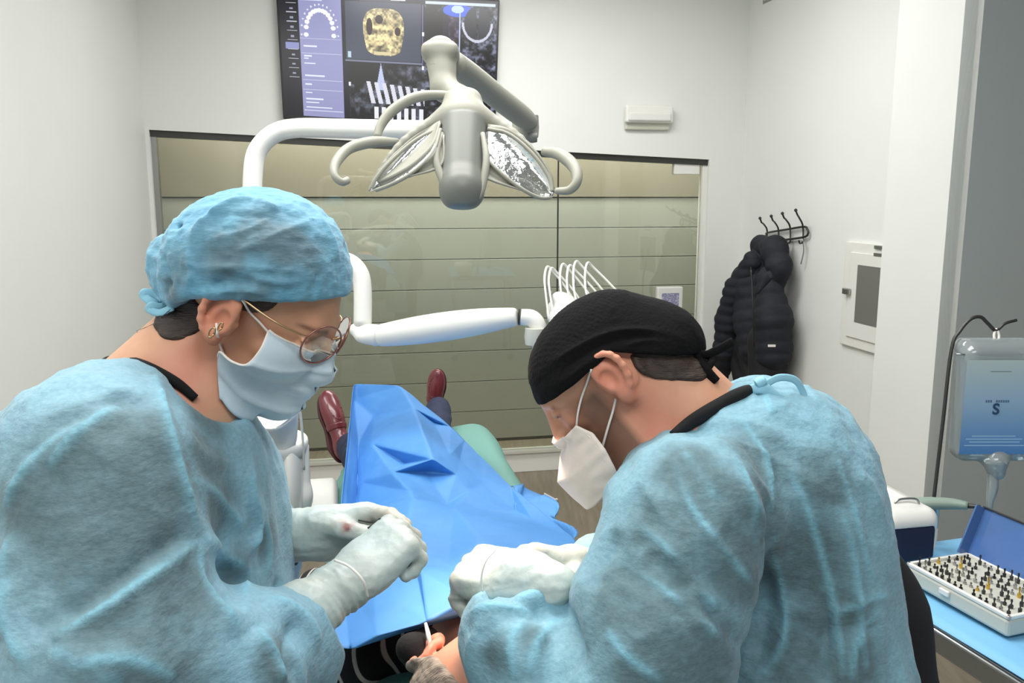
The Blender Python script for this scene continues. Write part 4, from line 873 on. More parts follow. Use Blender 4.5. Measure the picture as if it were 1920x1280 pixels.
lo, hi = bounds([ch(-.02, -.34, .86), ch(.95, .34, 1.12)], .05); colmesh('shirt', torso, lo, hi, .0065, M['stripe'], pt)
colr = uni([cone(P(770, 1215, 1.23), P(800, 1200, 1.27), .02), cone(P(770, 1215, 1.23), P(790, 1250, 1.22), .018)], .01); lo, hi = bounds([P(780, 1220, 1.24)], .06); colmesh('shirt_collar', colr, lo, hi, .004, M['scrub'], pt)
hrp = inter(off(hp, .006), ell(toW(HP, (-.05, .02, .075)), (.08, .1, .075), HP['A']), .004); lo, hi = bounds([toW(HP, (-.1, -.1, 0)), toW(HP, (.05, .1, .14)), toW(HP, (-.1, .1, .14)), toW(HP, (.05, -.1, 0))], .03)
colmesh('hair', hrp, lo, hi, .003, M['greyhair'], pt, None, hpost)
# bib strap with clip
tube('bib_strap', [P(798, 1168, 1.235), P(803, 1190, 1.222), P(806, 1212, 1.215), P(802, 1240, 1.21), P(806, 1262, 1.205)], [.0022, .0035, .003, .0035, .003], M['strap'], None)
tag(bpy.data.objects['bib_strap'], 'white bib strap hanging from the drape beside the patient\'s ear', 'strap')
# legs, trousers, shoes
knl = ch(.95, -.10, .985); knr = ch(.95, .03, .985)
anl = P(662, 838, 2.72); anr = P(822, 768, 2.95)
leg = uni([cone(ch(.62, -.09, .98), knl, .08, .06), cone(ch(.62, .05, .98), knr, .075, .055), cone(knl, anl, .055, .048), cone(knr, anr, .048, .042)], .03)
lo, hi = bounds([ch(.55, -.25, .9), anl, anr, ch(1, .2, 1.12)], .08); colmesh('trousers', leg, lo, hi, .007, M['navy'], pt, None, lambda v, g: v + g * (.003 * ridge(v * 14, 3))[:, None])
def shoe(toe, heel, solen, name, ankle):
    """toe, heel: points; solen: direction the sole faces"""
    toe = np.asarray(toe); heel = np.asarray(heel); X = nrm(toe - heel); L = np.linalg.norm(toe - heel); Z = -nrm(solen - X * (solen @ X)); A = np.stack([X, np.cross(Z, X), Z], 1); sc = L / .27
    w = lambda x, y, z: heel + A @ (np.array([x, y, z]) * sc)
    up = uni([ell(w(.215, 0, .022), np.array([.062, .042, .026]) * sc, A), ell(w(.15, 0, .03), np.array([.07, .038, .036]) * sc, A), ell(w(.05, 0, .035), np.array([.055, .034, .042]) * sc, A)], .03 * sc)
    up = inter(up, plane(w(0, 0, .006), -Z), .004); up = sub(up, cone(w(.055, 0, .045), w(.05, 0, .12), .024 * sc, .03 * sc), .004)
    e = empty(name, heel); lo, hi = bounds([w(-.02, -.06, -.02), w(.3, .06, .1), w(-.02, .06, .1), w(.3, -.06, -.02)], .03)
    par(e, pt); e.location = Vector(heel); e.matrix_parent_inverse = Matrix.Translation(-pt.location)
    def cm(n_, f, mt, h=.0035):
        v, q, g = surfnet(f, lo, hi, h); o = mesh(n_, v, q, mt); o.parent = e; o.matrix_parent_inverse = Matrix.Translation(-Vector(heel)); return o
    cm('upper', up, M['shoe']); 
    sole = inter(uni([ell(w(.2, 0, .02), np.array([.078, .047, .06]) * sc, A), ell(w(.06, 0, .02), np.array([.068, .037, .06]) * sc, A), rbox(w(.12, 0, .0), np.array([.07, .032, .03]) * sc, .01, A)], .03 * sc), inter(plane(w(0, 0, .008), Z), plane(w(0, 0, -.006), -Z)), .001)
    cm('sole', sole, M['scrub'] if name == 'x' else M['shoesole'])
    cm('penny_strap', inter(off(up, .0022), rbox(w(.125, 0, .06), np.array([.011, .06, .06]) * sc, .002, A), .001), M['shoe'], .003)
    cm('apron_seam', sub(inter(off(up, .0022), ell(w(.2, 0, .07), np.array([.054, .029, .05]) * sc, A), .001), ell(w(.2, 0, .07), np.array([.050, .025, .06]) * sc, A), .001), M['shoe'], .003)
    cm('sock', cone(w(.06, 0, .04), ankle, .026 * sc, .036), M['scrub'], .004)
    return e
M['shoesole'] = mat('shoe_sole', (70, 30, 34), .6)
# soles face away (towards the partition), toes up
shoe(P(608, 738, 2.86), P(640, 866, 2.80), nrm(cF * .75 - cR * .62 - cU * .1), 'loafer', anl + np.array([.02, -.05, .0]))
shoe(P(823, 692, 3.06), P(813, 790, 3.12), nrm(cF * 1.0 - cU * .35 + cR * .1), 'loafer', anr + np.array([0, -.03, 0]))
# drape
DP = [(663, 719, 2.62), (750, 722, 2.56), (663, 748, 2.60), (697, 832, 2.22), (812, 860, 2.0), (776, 765, 2.36), (813, 792, 2.40), (870, 825, 2.34), (843, 852, 2.16), (862, 862, 2.20), (680, 905, 2.02), (672, 832, 2.32), (735, 885, 1.93), (770, 922, 1.83), (838, 944, 1.88), (800, 885, 2.04), (855, 890, 2.05), (905, 905, 2.14), (900, 862, 2.26), (958, 912, 2.18), (968, 960, 1.99), (850, 950, 1.80), (775, 935, 1.78), (1000, 976, 1.86), (1080, 1012, 1.72), (668, 960, 1.90), (640, 1060, 1.52), (612, 1213, 1.235), (655, 1219, 1.24), (705, 1192, 1.235), (800, 1166, 1.245), (880, 1120, 1.29), (990, 1100, 1.36), (1100, 1080, 1.45), (700, 1080, 1.40), (790, 1075, 1.36), (900, 1010, 1.52), (760, 990, 1.60), (780, 1060, 1.42), (745, 1120, 1.32), (840, 1060, 1.43), (1000, 1030, 1.55), (760, 870, 2.12), (700, 780, 2.50), (845, 800, 2.40), (880, 920, 2.00), (860, 780, 2.5)]
DP = DP[:-1]
tri = delaunay_2d_cdt([Vector(p[:2]) for p in DP], [(1, 5), (5, 6), (6, 8), (8, 4), (1, 43), (43, 3), (3, 4), (4, 12), (12, 13), (13, 14), (14, 16), (15, 14), (9, 17), (17, 20), (20, 23), (22, 21), (21, 23), (23, 24), (38, 37), (38, 30), (0, 2)], [], 0, 1e-4)
used = [DP[i[0]] if len(i) else None for i in tri[3]]
V = []
for i, p in enumerate(tri[0]):
    s = used[i]; dd = s[2] if s else np.mean([q[2] for q in sorted(DP, key=lambda q: (q[0] - p[0]) ** 2 + (q[1] - p[1]) ** 2)[:3]]); V.append(P(p[0], p[1], dd))
keepf = []
for f_ in tri[2]:
    c = np.mean([[tri[0][i][0], tri[0][i][1]] for i in f_], axis=0)
    if c[0] > 752 and c[1] < 722 + (c[0] - 752) * .87 - 2: continue
    if c[0] > 870 and c[1] < 825 + (c[0] - 870) * 1.0 - 4: continue
    if c[1] > 1219 - max(0, (c[0] - 655)) * .365 + 12: continue
    keepf.append(list(f_))
dr = mesh('surgical_drape', V, keepf, M['drape'], None, smooth=True)
m_ = dr.modifiers.new('s', 'SUBSURF'); m_.subdivision_type = 'SIMPLE'; m_.levels = 4; m_.render_levels = 4
m_ = dr.modifiers.new('sm', 'SMOOTH'); m_.iterations = 3; m_.factor = .5
tx = bpy.data.textures.new('dn', 'CLOUDS'); tx.noise_scale = .09; m_ = dr.modifiers.new('d', 'DISPLACE'); m_.texture = tx; m_.strength = .006; m_.texture_coords = 'GLOBAL'
solid(dr, .0012); tag(dr, 'crumpled blue surgical drape spread over the patient from chest to shins', 'drape')
# side fold hanging by the chair
def sfold(u, v):
    a = lerpoly([P(958, 912, 2.2), P(1000, 916, 2.2), P(1030, 932, 2.12), P(1046, 962, 2.0), P(1082, 1012, 1.76)], u); b = lerpoly([P(965, 958, 2.0), P(990, 972, 1.98), P(1010, 985, 1.92), P(1035, 1010, 1.86), P(1060, 1030, 1.72)], u)
    p = a * (1 - v) + b * v; return p + cR * .012 * math.sin(u * 22 + v * 3) * (1 - v) + ZU * .010 * math.sin(u * 14 + v * 9)
vv, ff = grid_vf(sfold, 30, 10); o = mesh('drape_fold', vv, ff, M['drape'], dr); o.matrix_parent_inverse = Matrix.Identity(4); solid(o, .0012)
tube('white_cable', [P(1020, 925, 2.3), P(1040, 936, 2.3), P(1044, 940, 2.3), P(1035, 990, 2.4), P(1000, 1000, 2.5), ], .0025, M['strap'], None); tag(bpy.data.objects['white_cable'], 'thin white cable hanging beside the right edge of the drape', 'cable')

# ================================================================== ASSISTANT UNIT (white, left of the chair)
cu = empty('cuspidor_unit', P(520, 1000, 2.05) * np.array([1, 1, 0]), 'white cuspidor unit standing behind the assistant\'s chest', 'dental unit')
cb = uni([rbox(P(500, 930, 2.1), (.07, .09, .22), .05, Rc), ell(P(545, 905, 2.06), (.03, .09, .14), Rc), cone(P(480, 1150, 2.1), P(480, 900, 2.1), .11, .09)], .03); lo, hi = bounds([P(500, 700, 2.1), P(480, 1150, 2.1)], .17); colmesh('body', cb, lo, hi, .009, M['white'], cu)
bowl = sub(ell(P(480, 845, 2.05), (.13, .12, .075)), uni([ell(P(480, 830, 2.05), (.105, .1, .05)), plane(P(480, 835, 2.05), -ZU)], 0), .004); 
bowl = inter(ell(P(478, 830, 2.05), (.125, .12, .085)), plane(P(478, 822, 2.05), ZU), .01); lo, hi = bounds([P(478, 830, 2.05)], .16); colmesh('bowl', bowl, lo, hi, .006, M['whitem'], cu)
sidep = uni([cone(P(567, 838, 2.08), P(560, 930, 2.08), .016, .03), cone(P(560, 930, 2.08), P(556, 1010, 2.1), .03, .035)], .02); lo, hi = bounds([P(567, 838, 2.08), P(556, 1010, 2.1)], .06); colmesh('side_cover', sidep, lo, hi, .005, M['white'], cu)
box('column', P(480, 1150, 2.1) * np.array([1, 1, 0]) + ZU * .35, (.1, .1, .35), M['white'], cu, Rc, .03)
def paper(u, v):
    a = lerpoly([P(405, 742, 2.0), P(450, 752, 1.97), P(498, 758, 1.95), P(540, 752, 1.97)], u); b = lerpoly([P(420, 800, 1.9), P(466, 808, 1.88), P(515, 797, 1.88), P(558, 766, 1.95)], u); return a * (1 - v) + b * v + ZU * .01 * math.sin(u * 6) * v
pp = empty('tray_cover', P(490, 800, 1.95), 'white paper tray cover on the cuspidor unit beside the pale mask', 'tray cover')
vv, ff = grid_vf(paper, 16, 8); o = mesh('top_sheet', vv, ff, M['white'], pp); solid(o, .003)
def flap(u, v):
    a = paper(u, 1); b = lerpoly([P(430, 850, 1.97), P(470, 862, 1.97), P(520, 862, 1.97), P(553, 835, 2.0)], u); p = a * (1 - v) + b * v; return p + cF * (.02 * math.sin(math.pi * v) + .008 * math.sin(u * 9 + v * 4))
vv, ff = grid_vf(flap, 16, 10); o = mesh('front_flap', vv, ff, M['whitem'], pp); solid(o, .002)
tube('edge_wire', [P(548, 752, 1.96), P(562, 770, 1.98), P(568, 830, 2.02), P(570, 880, 2.05)], .003, M['white'], pp)

# ================================================================== DENTAL LIGHT
dl = empty('dental_light', P(865, 290, 1.4), 'ivory dental operating lamp with two curved mirrors and side handles hanging over the patient', 'lamp')
D = 1.4
hq = catmull([list(P(*p)) + [r] for p, r in (((694, 356, 1.37), .004), ((722, 308, 1.385), .006), ((760, 265, 1.395), .008), ((805, 235, 1.405), .011), ((840, 218, 1.41), .015), ((868, 212, 1.415), .017), ((896, 218, 1.41), .015), ((930, 232, 1.405), .011), ((975, 262, 1.395), .008), ((1015, 308, 1.385), .006), ((1038, 358, 1.37), .004))], 3)
hood = uni([uni([cone(a[:3], b[:3], a[3], b[3]) for a, b in zip(hq[:-1], hq[1:])], .004), cone(P(868, 196, 1.44), P(868, 226, 1.41), .026, .036), rbox(P(868, 196, 1.44), (.027, .02, .018), .012, np.stack([cR, cF, cU], 1))], .025)
def leaf(pts_t, pts_b, name, sgn):
    """one reflector: dished leaf between an upper and a lower edge"""
    T = catmull([P(*p) for p in pts_t], 8); B_ = catmull([P(*p) for p in pts_b], 8)
    def fn(u, v): p = lerpoly(T, u) * (1 - v) + lerpoly(B_, u) * v; return p + (cF * .02 + cU * .010) * math.sin(math.pi * v) * math.sin(math.pi * min(max(u, .02), .98)) ** .7
    vv, ff = grid_vf(fn, 26, 14); o = mesh(name, vv, ff, M['mirror'], dl); solid(o, .002, 1)
    tube('mirror_rim', list(T[::3]) , .0032, M['lampwhite'], o); tube('mirror_rim', list(B_[::3]), .003, M['lampwhite'], o)
    def bk(u, v): return fn(u, v) + (cF * .012 + cU * .012)
    vv, ff = grid_vf(bk, 26, 14); o2 = mesh('reflector_shell', vv, ff, M['lampwhite'], dl); solid(o2, .004, 1); return fn
mmr = mat('lamp_mirror', (225, 228, 228), .06, metal=1, bump=(38, .55, .006)); M['mirror'] = mmr
leaf([(826, 240, 1.38), (780, 262, 1.37), (735, 300, 1.355), (705, 335, 1.35), (695, 358, 1.35)], [(826, 242, 1.36), (812, 285, 1.335), (775, 322, 1.325), (735, 345, 1.33), (695, 360, 1.348)], 'mirror', -1)
leaf([(914, 242, 1.38), (955, 252, 1.375), (1000, 290, 1.365), (1030, 335, 1.36), (1036, 366, 1.355)], [(914, 300, 1.335), (940, 325, 1.33), (975, 352, 1.33), (1010, 370, 1.34), (1036, 370, 1.353)], 'mirror', 1)
lo, hi = bounds([P(690, 160, 1.38), P(1045, 375, 1.4), P(868, 250, 1.5), P(868, 250, 1.36)], .04); colmesh('hood', hood, lo, hi, .004, M['lampwhite'], dl)
ctr = uni([cone(P(868, 240, 1.40), P(866, 352, 1.335), .040, .034), cone(P(866, 352, 1.335), P(866, 358, 1.33), .034, .034)], .01); ctr = inter(ctr, uni([rbox(P(868, 300, 1.37), (.0395, .2, .085), .02, np.stack([cR, cF, cU], 1))]), .008)
lo, hi = bounds([P(868, 240, 1.4), P(866, 385, 1.33)], .06); colmesh('lamp_column', ctr, lo, hi, .003, M['lampgrey'], dl, label='smoked grey centre column')
for s, (a, b, c, d_) in ((-1, ((828, 250, 1.36), (818, 300, 1.335), (838, 355, 1.32), (852, 372, 1.318))), (1, ((905, 250, 1.36), (912, 300, 1.335), (903, 355, 1.32), (893, 374, 1.318)))):
    tube('column_trim', [P(*a), P(*b), P(*c), P(*d_)], [.004, .006, .006, .004], M['lampwhite'], dl)
def skirt(pts, nm):
    T = catmull([P(*p) for p in pts[0]], 6); B_ = catmull([P(*p) for p in pts[1]], 6); fn = lambda u, v: lerpoly(T, u) * (1 - v) + lerpoly(B_, u) * v + cF * .008 * math.sin(math.pi * v)
    vv, ff = grid_vf(fn, 14, 8); o = mesh(nm, vv, ff, M['lampwhite'], dl); solid(o, .003)
skirt([[(826, 245, 1.36), (810, 290, 1.33), (765, 328, 1.325)], [(832, 252, 1.352), (828, 310, 1.33), (766, 331, 1.323)]], 'inner_skirt')
skirt([[(914, 300, 1.335), (945, 328, 1.33), (985, 356, 1.332)], [(912, 335, 1.325), (940, 345, 1.325), (985, 358, 1.33)]], 'inner_skirt')
hdl = lambda pts, r: tube('handle', [P(*p) for p in pts], r, M['lampwhite'], dl, n=12)
hdl([(745, 266, 1.42), (700, 266, 1.39), (655, 278, 1.36), (630, 305, 1.33), (627, 328, 1.31), (640, 341, 1.31), (652, 338, 1.32)], [.006, .009, .009, .008, .006, .006, .006])
hdl([(872, 184, 1.45), (820, 178, 1.44), (775, 184, 1.43), (735, 208, 1.42), (714, 235, 1.41), (707, 258, 1.40)], [.008, .008, .009, .009, .008, .006])
hdl([(1020, 284, 1.42), (1050, 290, 1.39), (1076, 312, 1.36), (1082, 338, 1.34), (1068, 356, 1.34), (1042, 358, 1.35)], [.007, .010, .010, .008, .007, .005])
# neck, joint and arm
neckl = uni([cone(P(826, 98, 1.50), P(832, 165, 1.48), .028, .022), cone(P(832, 165, 1.48), P(862, 186, 1.46), .02, .024), rbox(P(826, 100, 1.50), (.032, .03, .012), .01, np.stack([cR, cF, cU], 1))], .012)
lo, hi = bounds([P(800, 80, 1.5), P(870, 200, 1.46)], .04); colmesh('swivel_neck', neckl, lo, hi, .0035, M['lampwhite'], dl)
lathe('swivel_cap', [(.012, .016), (.026, .010), (.029, .002), (.029, -.008), (.025, -.014)], P(826, 92, 1.50), cU, M['lampwhite'], dl)
for yv in (128, 142, 156): lathe('neck_ring', [(.022, -.002), (.0245, 0), (.022, .002)], P(828 + (yv - 128) * .15, yv, 1.49), cU * 1 + cR * .1, M['lampwhite'], dl)
tube('arm', [P(850, 118, 1.52), P(880, 140, 1.6), P(930, 180, 1.8), P(975, 215, 2.0), P(992, 228, 2.08)], [.022, .023, .025, .026, .022], M['lampwhite'], dl, n=16)
tube('arm_groove', [P(868, 112, 1.54), P(930, 164, 1.78), P(990, 212, 2.02)], .007, M['offwhite'], dl)
lathe('arm_joint', [(.02, -.03), (.032, -.022), (.034, 0), (.032, .03), (.02, .036)], P(985, 240, 2.1), ZU, M['lampwhite'], dl)
lathe('arm_knob', [(.012, -.012), (.014, 0), (.012, .012)], P(998, 257, 2.08), cR, M['lampgrey'], dl)
tube('support_boom', [P(985, 246, 2.12), P(940, 244, 2.12), P(860, 243, 2.12), P(740, 243, 2.12), P(640, 241, 2.12), P(560, 240, 2.12), P(515, 250, 2.12), P(483, 282, 2.12), P(474, 330, 2.12), P(474, 420, 2.12), P(476, 700, 2.12), P(480, 960, 2.13)], [.02, .021, .022, .024, .024, .024, .024, .024, .024, .024, .026, .026], M['white'], dl, n=16, label='white curved support tube')
sp = bpy.data.lights.new('lamp_beam', 'SPOT'); sp.energy = 24; sp.color = (1, .76, .60); sp.spot_size = math.radians(54); sp.spot_blend = .8; sp.shadow_soft_size = .05
so = bpy.data.objects.new('lamp_beam', sp); COL.objects.link(so); so.location = P(868, 402, 1.31); tgt = P(985, 1010, 1.24); so.rotation_euler = Vector(tgt - P(868, 402, 1.31)).to_track_quat('-Z', 'Y').to_euler(); par(so, dl)

# ================================================================== DELIVERY ARM + INSTRUMENT TRAY
da = empty('delivery_arm', P(800, 620, 2.2), 'white jointed delivery arm with an S-bent post crossing behind the lamp', 'equipment arm')
tube('bent_post', [P(476, 520, 2.13), P(540, 500, 2.16), P(600, 492, 2.19), P(630, 490, 2.2), P(655, 492, 2.2), P(674, 512, 2.2), P(680, 545, 2.2), P(680, 612, 2.2)], .0235, M['white'], da, n=16)
elb = uni([cone(P(668, 618, 2.2), P(705, 628, 2.18), .018, .028), ell(P(690, 630, 2.19), (.035, .03, .02))], .01); lo, hi = bounds([P(690, 625, 2.19)], .09); colmesh('elbow', elb, lo, hi, .005, M['white'], da)
bx_ = nrm(P(962, 594, 2.08) - P(716, 629, 2.17)); beam = inter(uni([cone(P(716, 628, 2.17), P(962, 595, 2.08), .022, .020), ell(P(825, 613, 2.13), (.19, .03, .034), frm(bx_, (0, 0, 1)))], .03), inter(plane(P(707, 629, 2.17), -bx_), plane(P(972, 594, 2.08), bx_)), .006); lo, hi = bounds([P(716, 629, 2.17), P(962, 594, 2.08)], .05); colmesh('beam_cover', beam, lo, hi, .005, M['white'], da)
for a in ((703, 629, 2.18), (974, 594, 2.08)): lathe('joint_ring', [(.019, -.002), (.021, 0), (.019, .002)], P(*a), cR, M['darkmetal'], da)
tube('end_elbow', [P(976, 594, 2.08), P(998, 598, 2.08), P(1010, 616, 2.08), P(1012, 640, 2.08), P(1012, 700, 2.08)], [.020, .022, .021, .019, .019], M['white'], da, n=14)
lathe('end_collar', [(.024, -.02), (.026, 0), (.024, .02)], P(1003, 630, 2.07), ZU, M['offwhite'], da)
it = empty('instrument_tray', P(1090, 590, 2.1), 'white instrument tray with arched hoses behind the black cap', 'instrument tray')
tb_ = uni([rbox(P(1090, 600, 2.1), (.085, .1, .03), .028, frm((1, 0, -.25), (.25, 0, 1))), ell(P(1060, 565, 2.06), (.035, .05, .02), frm((1, 0, -.5), (.5, 0, 1)))], .02); lo, hi = bounds([P(1090, 600, 2.1)], .15); colmesh('tray_body', tb_, lo, hi, .006, M['white'], it)
for i in range(6):
    x = 1018 + i * 15 + (3, -4, 2, 0, -3, 4)[i]; y = 512 - i * 2.5 + (5 if i % 2 else 0)
    tube('hose', [P(x + 8 + i * 2, 600, 2.02), P(x + 2, 548, 2.04), P(x, y + 8, 2.08), P(x + 5, y - 12, 2.12), P(x + 17, y - 2, 2.14), P(x + 44 + i * 3, 545, 2.14), P(x + 72 + i * 4, 590, 2.14)], [.0026, .0026, .003, .003, .003, .0026, .0026], M['white'], it, n=8)
    tube('handpiece_clip', [P(x, y + 14, 2.08), P(x + 3, y + 34, 2.06)], .0035, M['metal'], it, sm=1)
tube('tray_support', [P(1012, 700, 2.08), P(1040, 690, 2.1), P(1090, 640, 2.1)], .02, M['white'], it)

# ================================================================== HOOKS AND JACKET
def rp(px, py, inn): return onplane(px, py, side(sr - inn, 0), WE)
hk = empty('coat_hook_rack', rp(1475, 440, 0), 'dark wire coat rack with four double hooks on the white right wall', 'coat rack')
tube('rail', [rp(x, y, .02) for x, y in ((1437, 440), (1440, 436), (1475, 430), (1507, 425), (1514, 430), (1515, 438), (1508, 444), (1475, 449), (1440, 453), (1436, 448), (1437, 440))], .006, M['darkmetal'], hk, n=8)
for (x0, y0), (x1, y1), xb in (((1425, 409), (1438, 430), 1438), ((1446, 405), (1459, 428), 1460), ((1467, 400), (1481, 424), 1482), ((1492, 394), (1505, 422), 1506)):
    h_ = tube('hook', [rp(x0, y0, .12), rp(x0 + 3, y0 + 8, .10), rp((x0 + x1) / 2, (y0 + y1) / 2, .07), rp(x1, y1, .025), rp(xb, 446, .02), rp(xb - 1, 454, .03), rp(xb - 6, 456, .06), rp(xb - 8, 451, .08)], .005, M['darkmetal'], hk, n=8)
    lathe('hook_tip', [(.001, -.01), (.009, -.004), (.009, .004), (.001, .01)], rp(x0, y0, .12), ZU, M['darkmetal'], h_, n=10)
cdn = tube('hanging_cord', [rp(1505, 448, .04), rp(1507, 470, .03), rp(1502, 495, .03)], .003, M['metal'], None); tag(cdn, 'thin grey cord dangling from the rightmost hook of the coat rack', 'cord')
jk = empty('puffer_jacket', rp(1415, 600, .15), 'dark quilted puffer jacket hanging from the wire coat rack', 'jacket')
J = lambda x, y, i=.12: rp(x, y, i)
jhood = uni([cone(J(1428, 460), J(1452, 468), .055, .07), cone(J(1452, 468), J(1462, 500), .07, .065), cone(J(1462, 500), J(1460, 532), .06, .035), cone(J(1426, 455), J(1424, 480), .045, .05)], .03)
jbody = uni([chain([J(1430, 480), J(1415, 530), J(1420, 600), J(1425, 650)], [.07, .13, .13, .12], .04), chain([J(1440, 520, .16), J(1450, 600, .16), J(1450, 660, .15)], [.06, .10, .10], .03)], .03)
jlow = uni([chain([J(1390, 650), J(1395, 720)], [.09, .06], .03), chain([J(1440, 640, .15), J(1438, 730, .15)], [.115, .10], .03), chain([J(1400, 640), J(1430, 740)], [.08, .08], .03)], .04)
jsl = chain([J(1412, 490, .18), J(1385, 545, .20), J(1368, 600, .21), J(1360, 655, .21), J(1352, 700, .2)], [.055, .08, .078, .07, .05], .03)
def quilt(per, amp, sk=0):
    def f(v, g):
        t = (v[:, 2] + sk * (v @ WN)) / per; return v + g * (amp * (np.abs(np.sin(math.pi * t)) ** .55 - .6) + .004 * ridge(v * 9, 2))[:, None]
    return f
for n_, fn_j, mt, ps in (('hood', jhood, M['jacket'], quilt(.09, .007, .7)), ('torso', jbody, M['jacket'], quilt(.07, .008, .25)), ('lower_panel', jlow, M['jacketd'], None), ('sleeve', jsl, M['jacket'], quilt(.058, .010, 0))):
    lo, hi = bounds([J(1340, 440, .3), J(1490, 760, .3), J(1340, 440, -.02), J(1490, 760, -.02)], .08); colmesh(n_, fn_j, lo, hi, .012, mt, jk, None, ps)
tube('zip', [J(1408, 500, .30), J(1412, 580, .31), J(1414, 650, .30)], .005, M['black'], jk); tube('collar_flap', [J(1432, 530, .29), J(1445, 515, .28), J(1420, 550, .3)], [.01, .025, .006], M['jacket'], jk, flat=.5)
box('logo_tag', J(1447, 648, .29), (.02, .002, .006), M['strap'], jk)

# ================================================================== RIGHT: TABLE, KIT, MOTOR, BAG
TZ = .95
def onz(px, py, z): r = P(px, py, 1.0) - CAM; return CAM + r * ((z - CAM[2]) / r[2])
kA_, kB_ = onz(1697, 1088, TZ), onz(1888, 1196, TZ); ex = nrm(kB_ - kA_); ey = np.array([-ex[1], ex[0], 0]); Rk = np.stack([ex, ey, ZU], 1)
kw = np.linalg.norm(kB_ - kA_); kd = .165; kh = .035
tA, tB = onz(1690, 1118, TZ), onz(1925, 1262, TZ); te = nrm(tB - tA); ty = np.array([-te[1], te[0], 0]); Rt = np.stack([te, ty, ZU], 1)
st = empty('instrument_table', tA * np.array([1, 1, 0]) + te * .4 + ty * .25, 'steel wheeled instrument table at the right covered by a light blue sheet', 'table')
tc_ = tA + te * .33 + ty * .33
box('table_top', tc_ - ZU * .022, (.55, .34, .012), M['metal'], st, Rt, .006)
for s in (-1, 1): box('table_rim', tc_ + ty * .34 * s - ZU * .035, (.555, .008, .022), M['metal'], st, Rt, .004); box('table_rim', tc_ + te * .55 * s - ZU * .035, (.008, .34, .022), M['metal'], st, Rt, .004)
for a in (-.33, .46):
    for b in (-.30, .30):
        g_ = tc_ + te * a + ty * b; lg = tube('leg', [g_ * np.array([1, 1, 0]) + ZU * .08, g_ - ZU * .05], .013, M['metal'], st, sm=1, n=12); lathe('caster', [(.02, -.012), (.035, -.01), (.035, .01), (.02, .012)], g_ * np.array([1, 1, 0]) + ZU * .037, te, M['black'], lg, n=14)
for s in (-.30, .30): tube('stretcher', [tc_ + te * -.33 + ty * s - ZU * .7, tc_ + te * .46 + ty * s - ZU * .7], .009, M['metal'], st, sm=1)
vv, ff = grid_vf(lambda u, v: tc_ + te * (u - .5) * 1.1 + ty * (v - .5) * .68 + ZU * (-.0085 + .0012 * math.sin(u * 17 + v * 5)), 40, 20); cl = mesh('table_sheet', vv, ff, M['tablecloth']); solid(cl, .001, 1); tag(cl, 'light blue disposable sheet covering the steel instrument table', 'sheet')
kit = empty('surgical_kit_box', kA_, 'white surgical drill kit with an open blue lid and rows of drills on the table', 'instrument box')
kp = lambda x, y, z: kA_ + ex * x + ey * y + ZU * z
box('tray_base', kp(kw / 2, kd / 2, kh / 2), (kw / 2, kd / 2, kh / 2), M['offwhite'], kit, Rk, .006, label='pale grey base tray')
fr_ = []
for (cx, cy, hx, hy) in ((kw / 2, .004, kw / 2, .004), (kw / 2, kd - .004, kw / 2, .004), (.004, kd / 2, .004, kd / 2), (kw - .004, kd / 2, .004, kd / 2)): box('tray_rim', kp(cx, cy, kh + .003), (hx, hy, .004), M['white'], kit, Rk, .002)
box('latch', kp(kw * .42, -.003, kh * .65), (.012, .003, .006), M['white'], kit, Rk, .002)
lidt = nrm(ZU * .93 + ey * .37); ln = nrm(np.cross(ex, lidt))
def lidq(x, z): return kp(x, kd - .004, kh) + lidt * z
Rl = np.stack([ex, np.cross(lidt, ex), lidt], 1)
box('lid', lidq(kw / 2, .055) , (kw / 2, .002, .055), M['lidblue'], kit, Rl, .001, label='translucent blue open lid')
for x in (0, kw): box('lid_side', lidq(x, .055) - Rl[:, 1] * .014 * (1 if Rl[:, 1] @ ey > 0 else -1), (.002, .014, .055), M['lidblue'], kit, Rl, .001)
box('lid_lip', lidq(kw / 2, .111), (kw / 2 + .002, .006, .002), M['darkmetal'], kit, Rl, .001)
pinm = [M['metal'], M['darkmetal'], M['black'], mat('brass', (210, 175, 80), .3, metal=1)]
protos = {}
k = 0
for j in range(6):
    for i in range(15):
        if RNG.random() < .12: continue
        x = .016 + i * (kw - .03) / 14.2 + RNG.normal() * .0012; y = .018 + j * (kd - .036) / 5; hgt = RNG.choice([.010, .014, .018, .022]); mt_i = RNG.choice([0, 1, 1, 2, 0, 3], p=[.2, .25, .2, .25, .05, .05])
        if (i, j) in ((2, 3), (8, 2)): mt_i = 3; hgt = .026
        key = (float(hgt), int(mt_i))
        if key not in protos:
            pr = [(.0032, 0), (.0036, hgt * .25), (.0036, hgt * .4), (.0014, hgt * .45), (.0014, hgt * .72), (.0022, hgt * .76), (.0018, hgt)]
            n = 8; V = []; F = []
            for r, t in pr:
                for q in range(n): V.append((r * math.cos(q * math.pi / 4), r * math.sin(q * math.pi / 4), t))
            for a in range(len(pr) - 1):
                for q in range(n): F.append([a * n + q, a * n + (q + 1) % n, (a + 1) * n + (q + 1) % n, (a + 1) * n + q])
            F.append([(len(pr) - 1) * n + q for q in range(n)])
            me = bpy.data.meshes.new('drill_bit'); me.from_pydata(V, [], F); me.materials.append(pinm[mt_i]); protos[key] = me
        o = bpy.data.objects.new('drill_bit', protos[key]); COL.objects.link(o); o.parent = kit; o.location = Vector(kp(x, y, kh) - kA_); k += 1
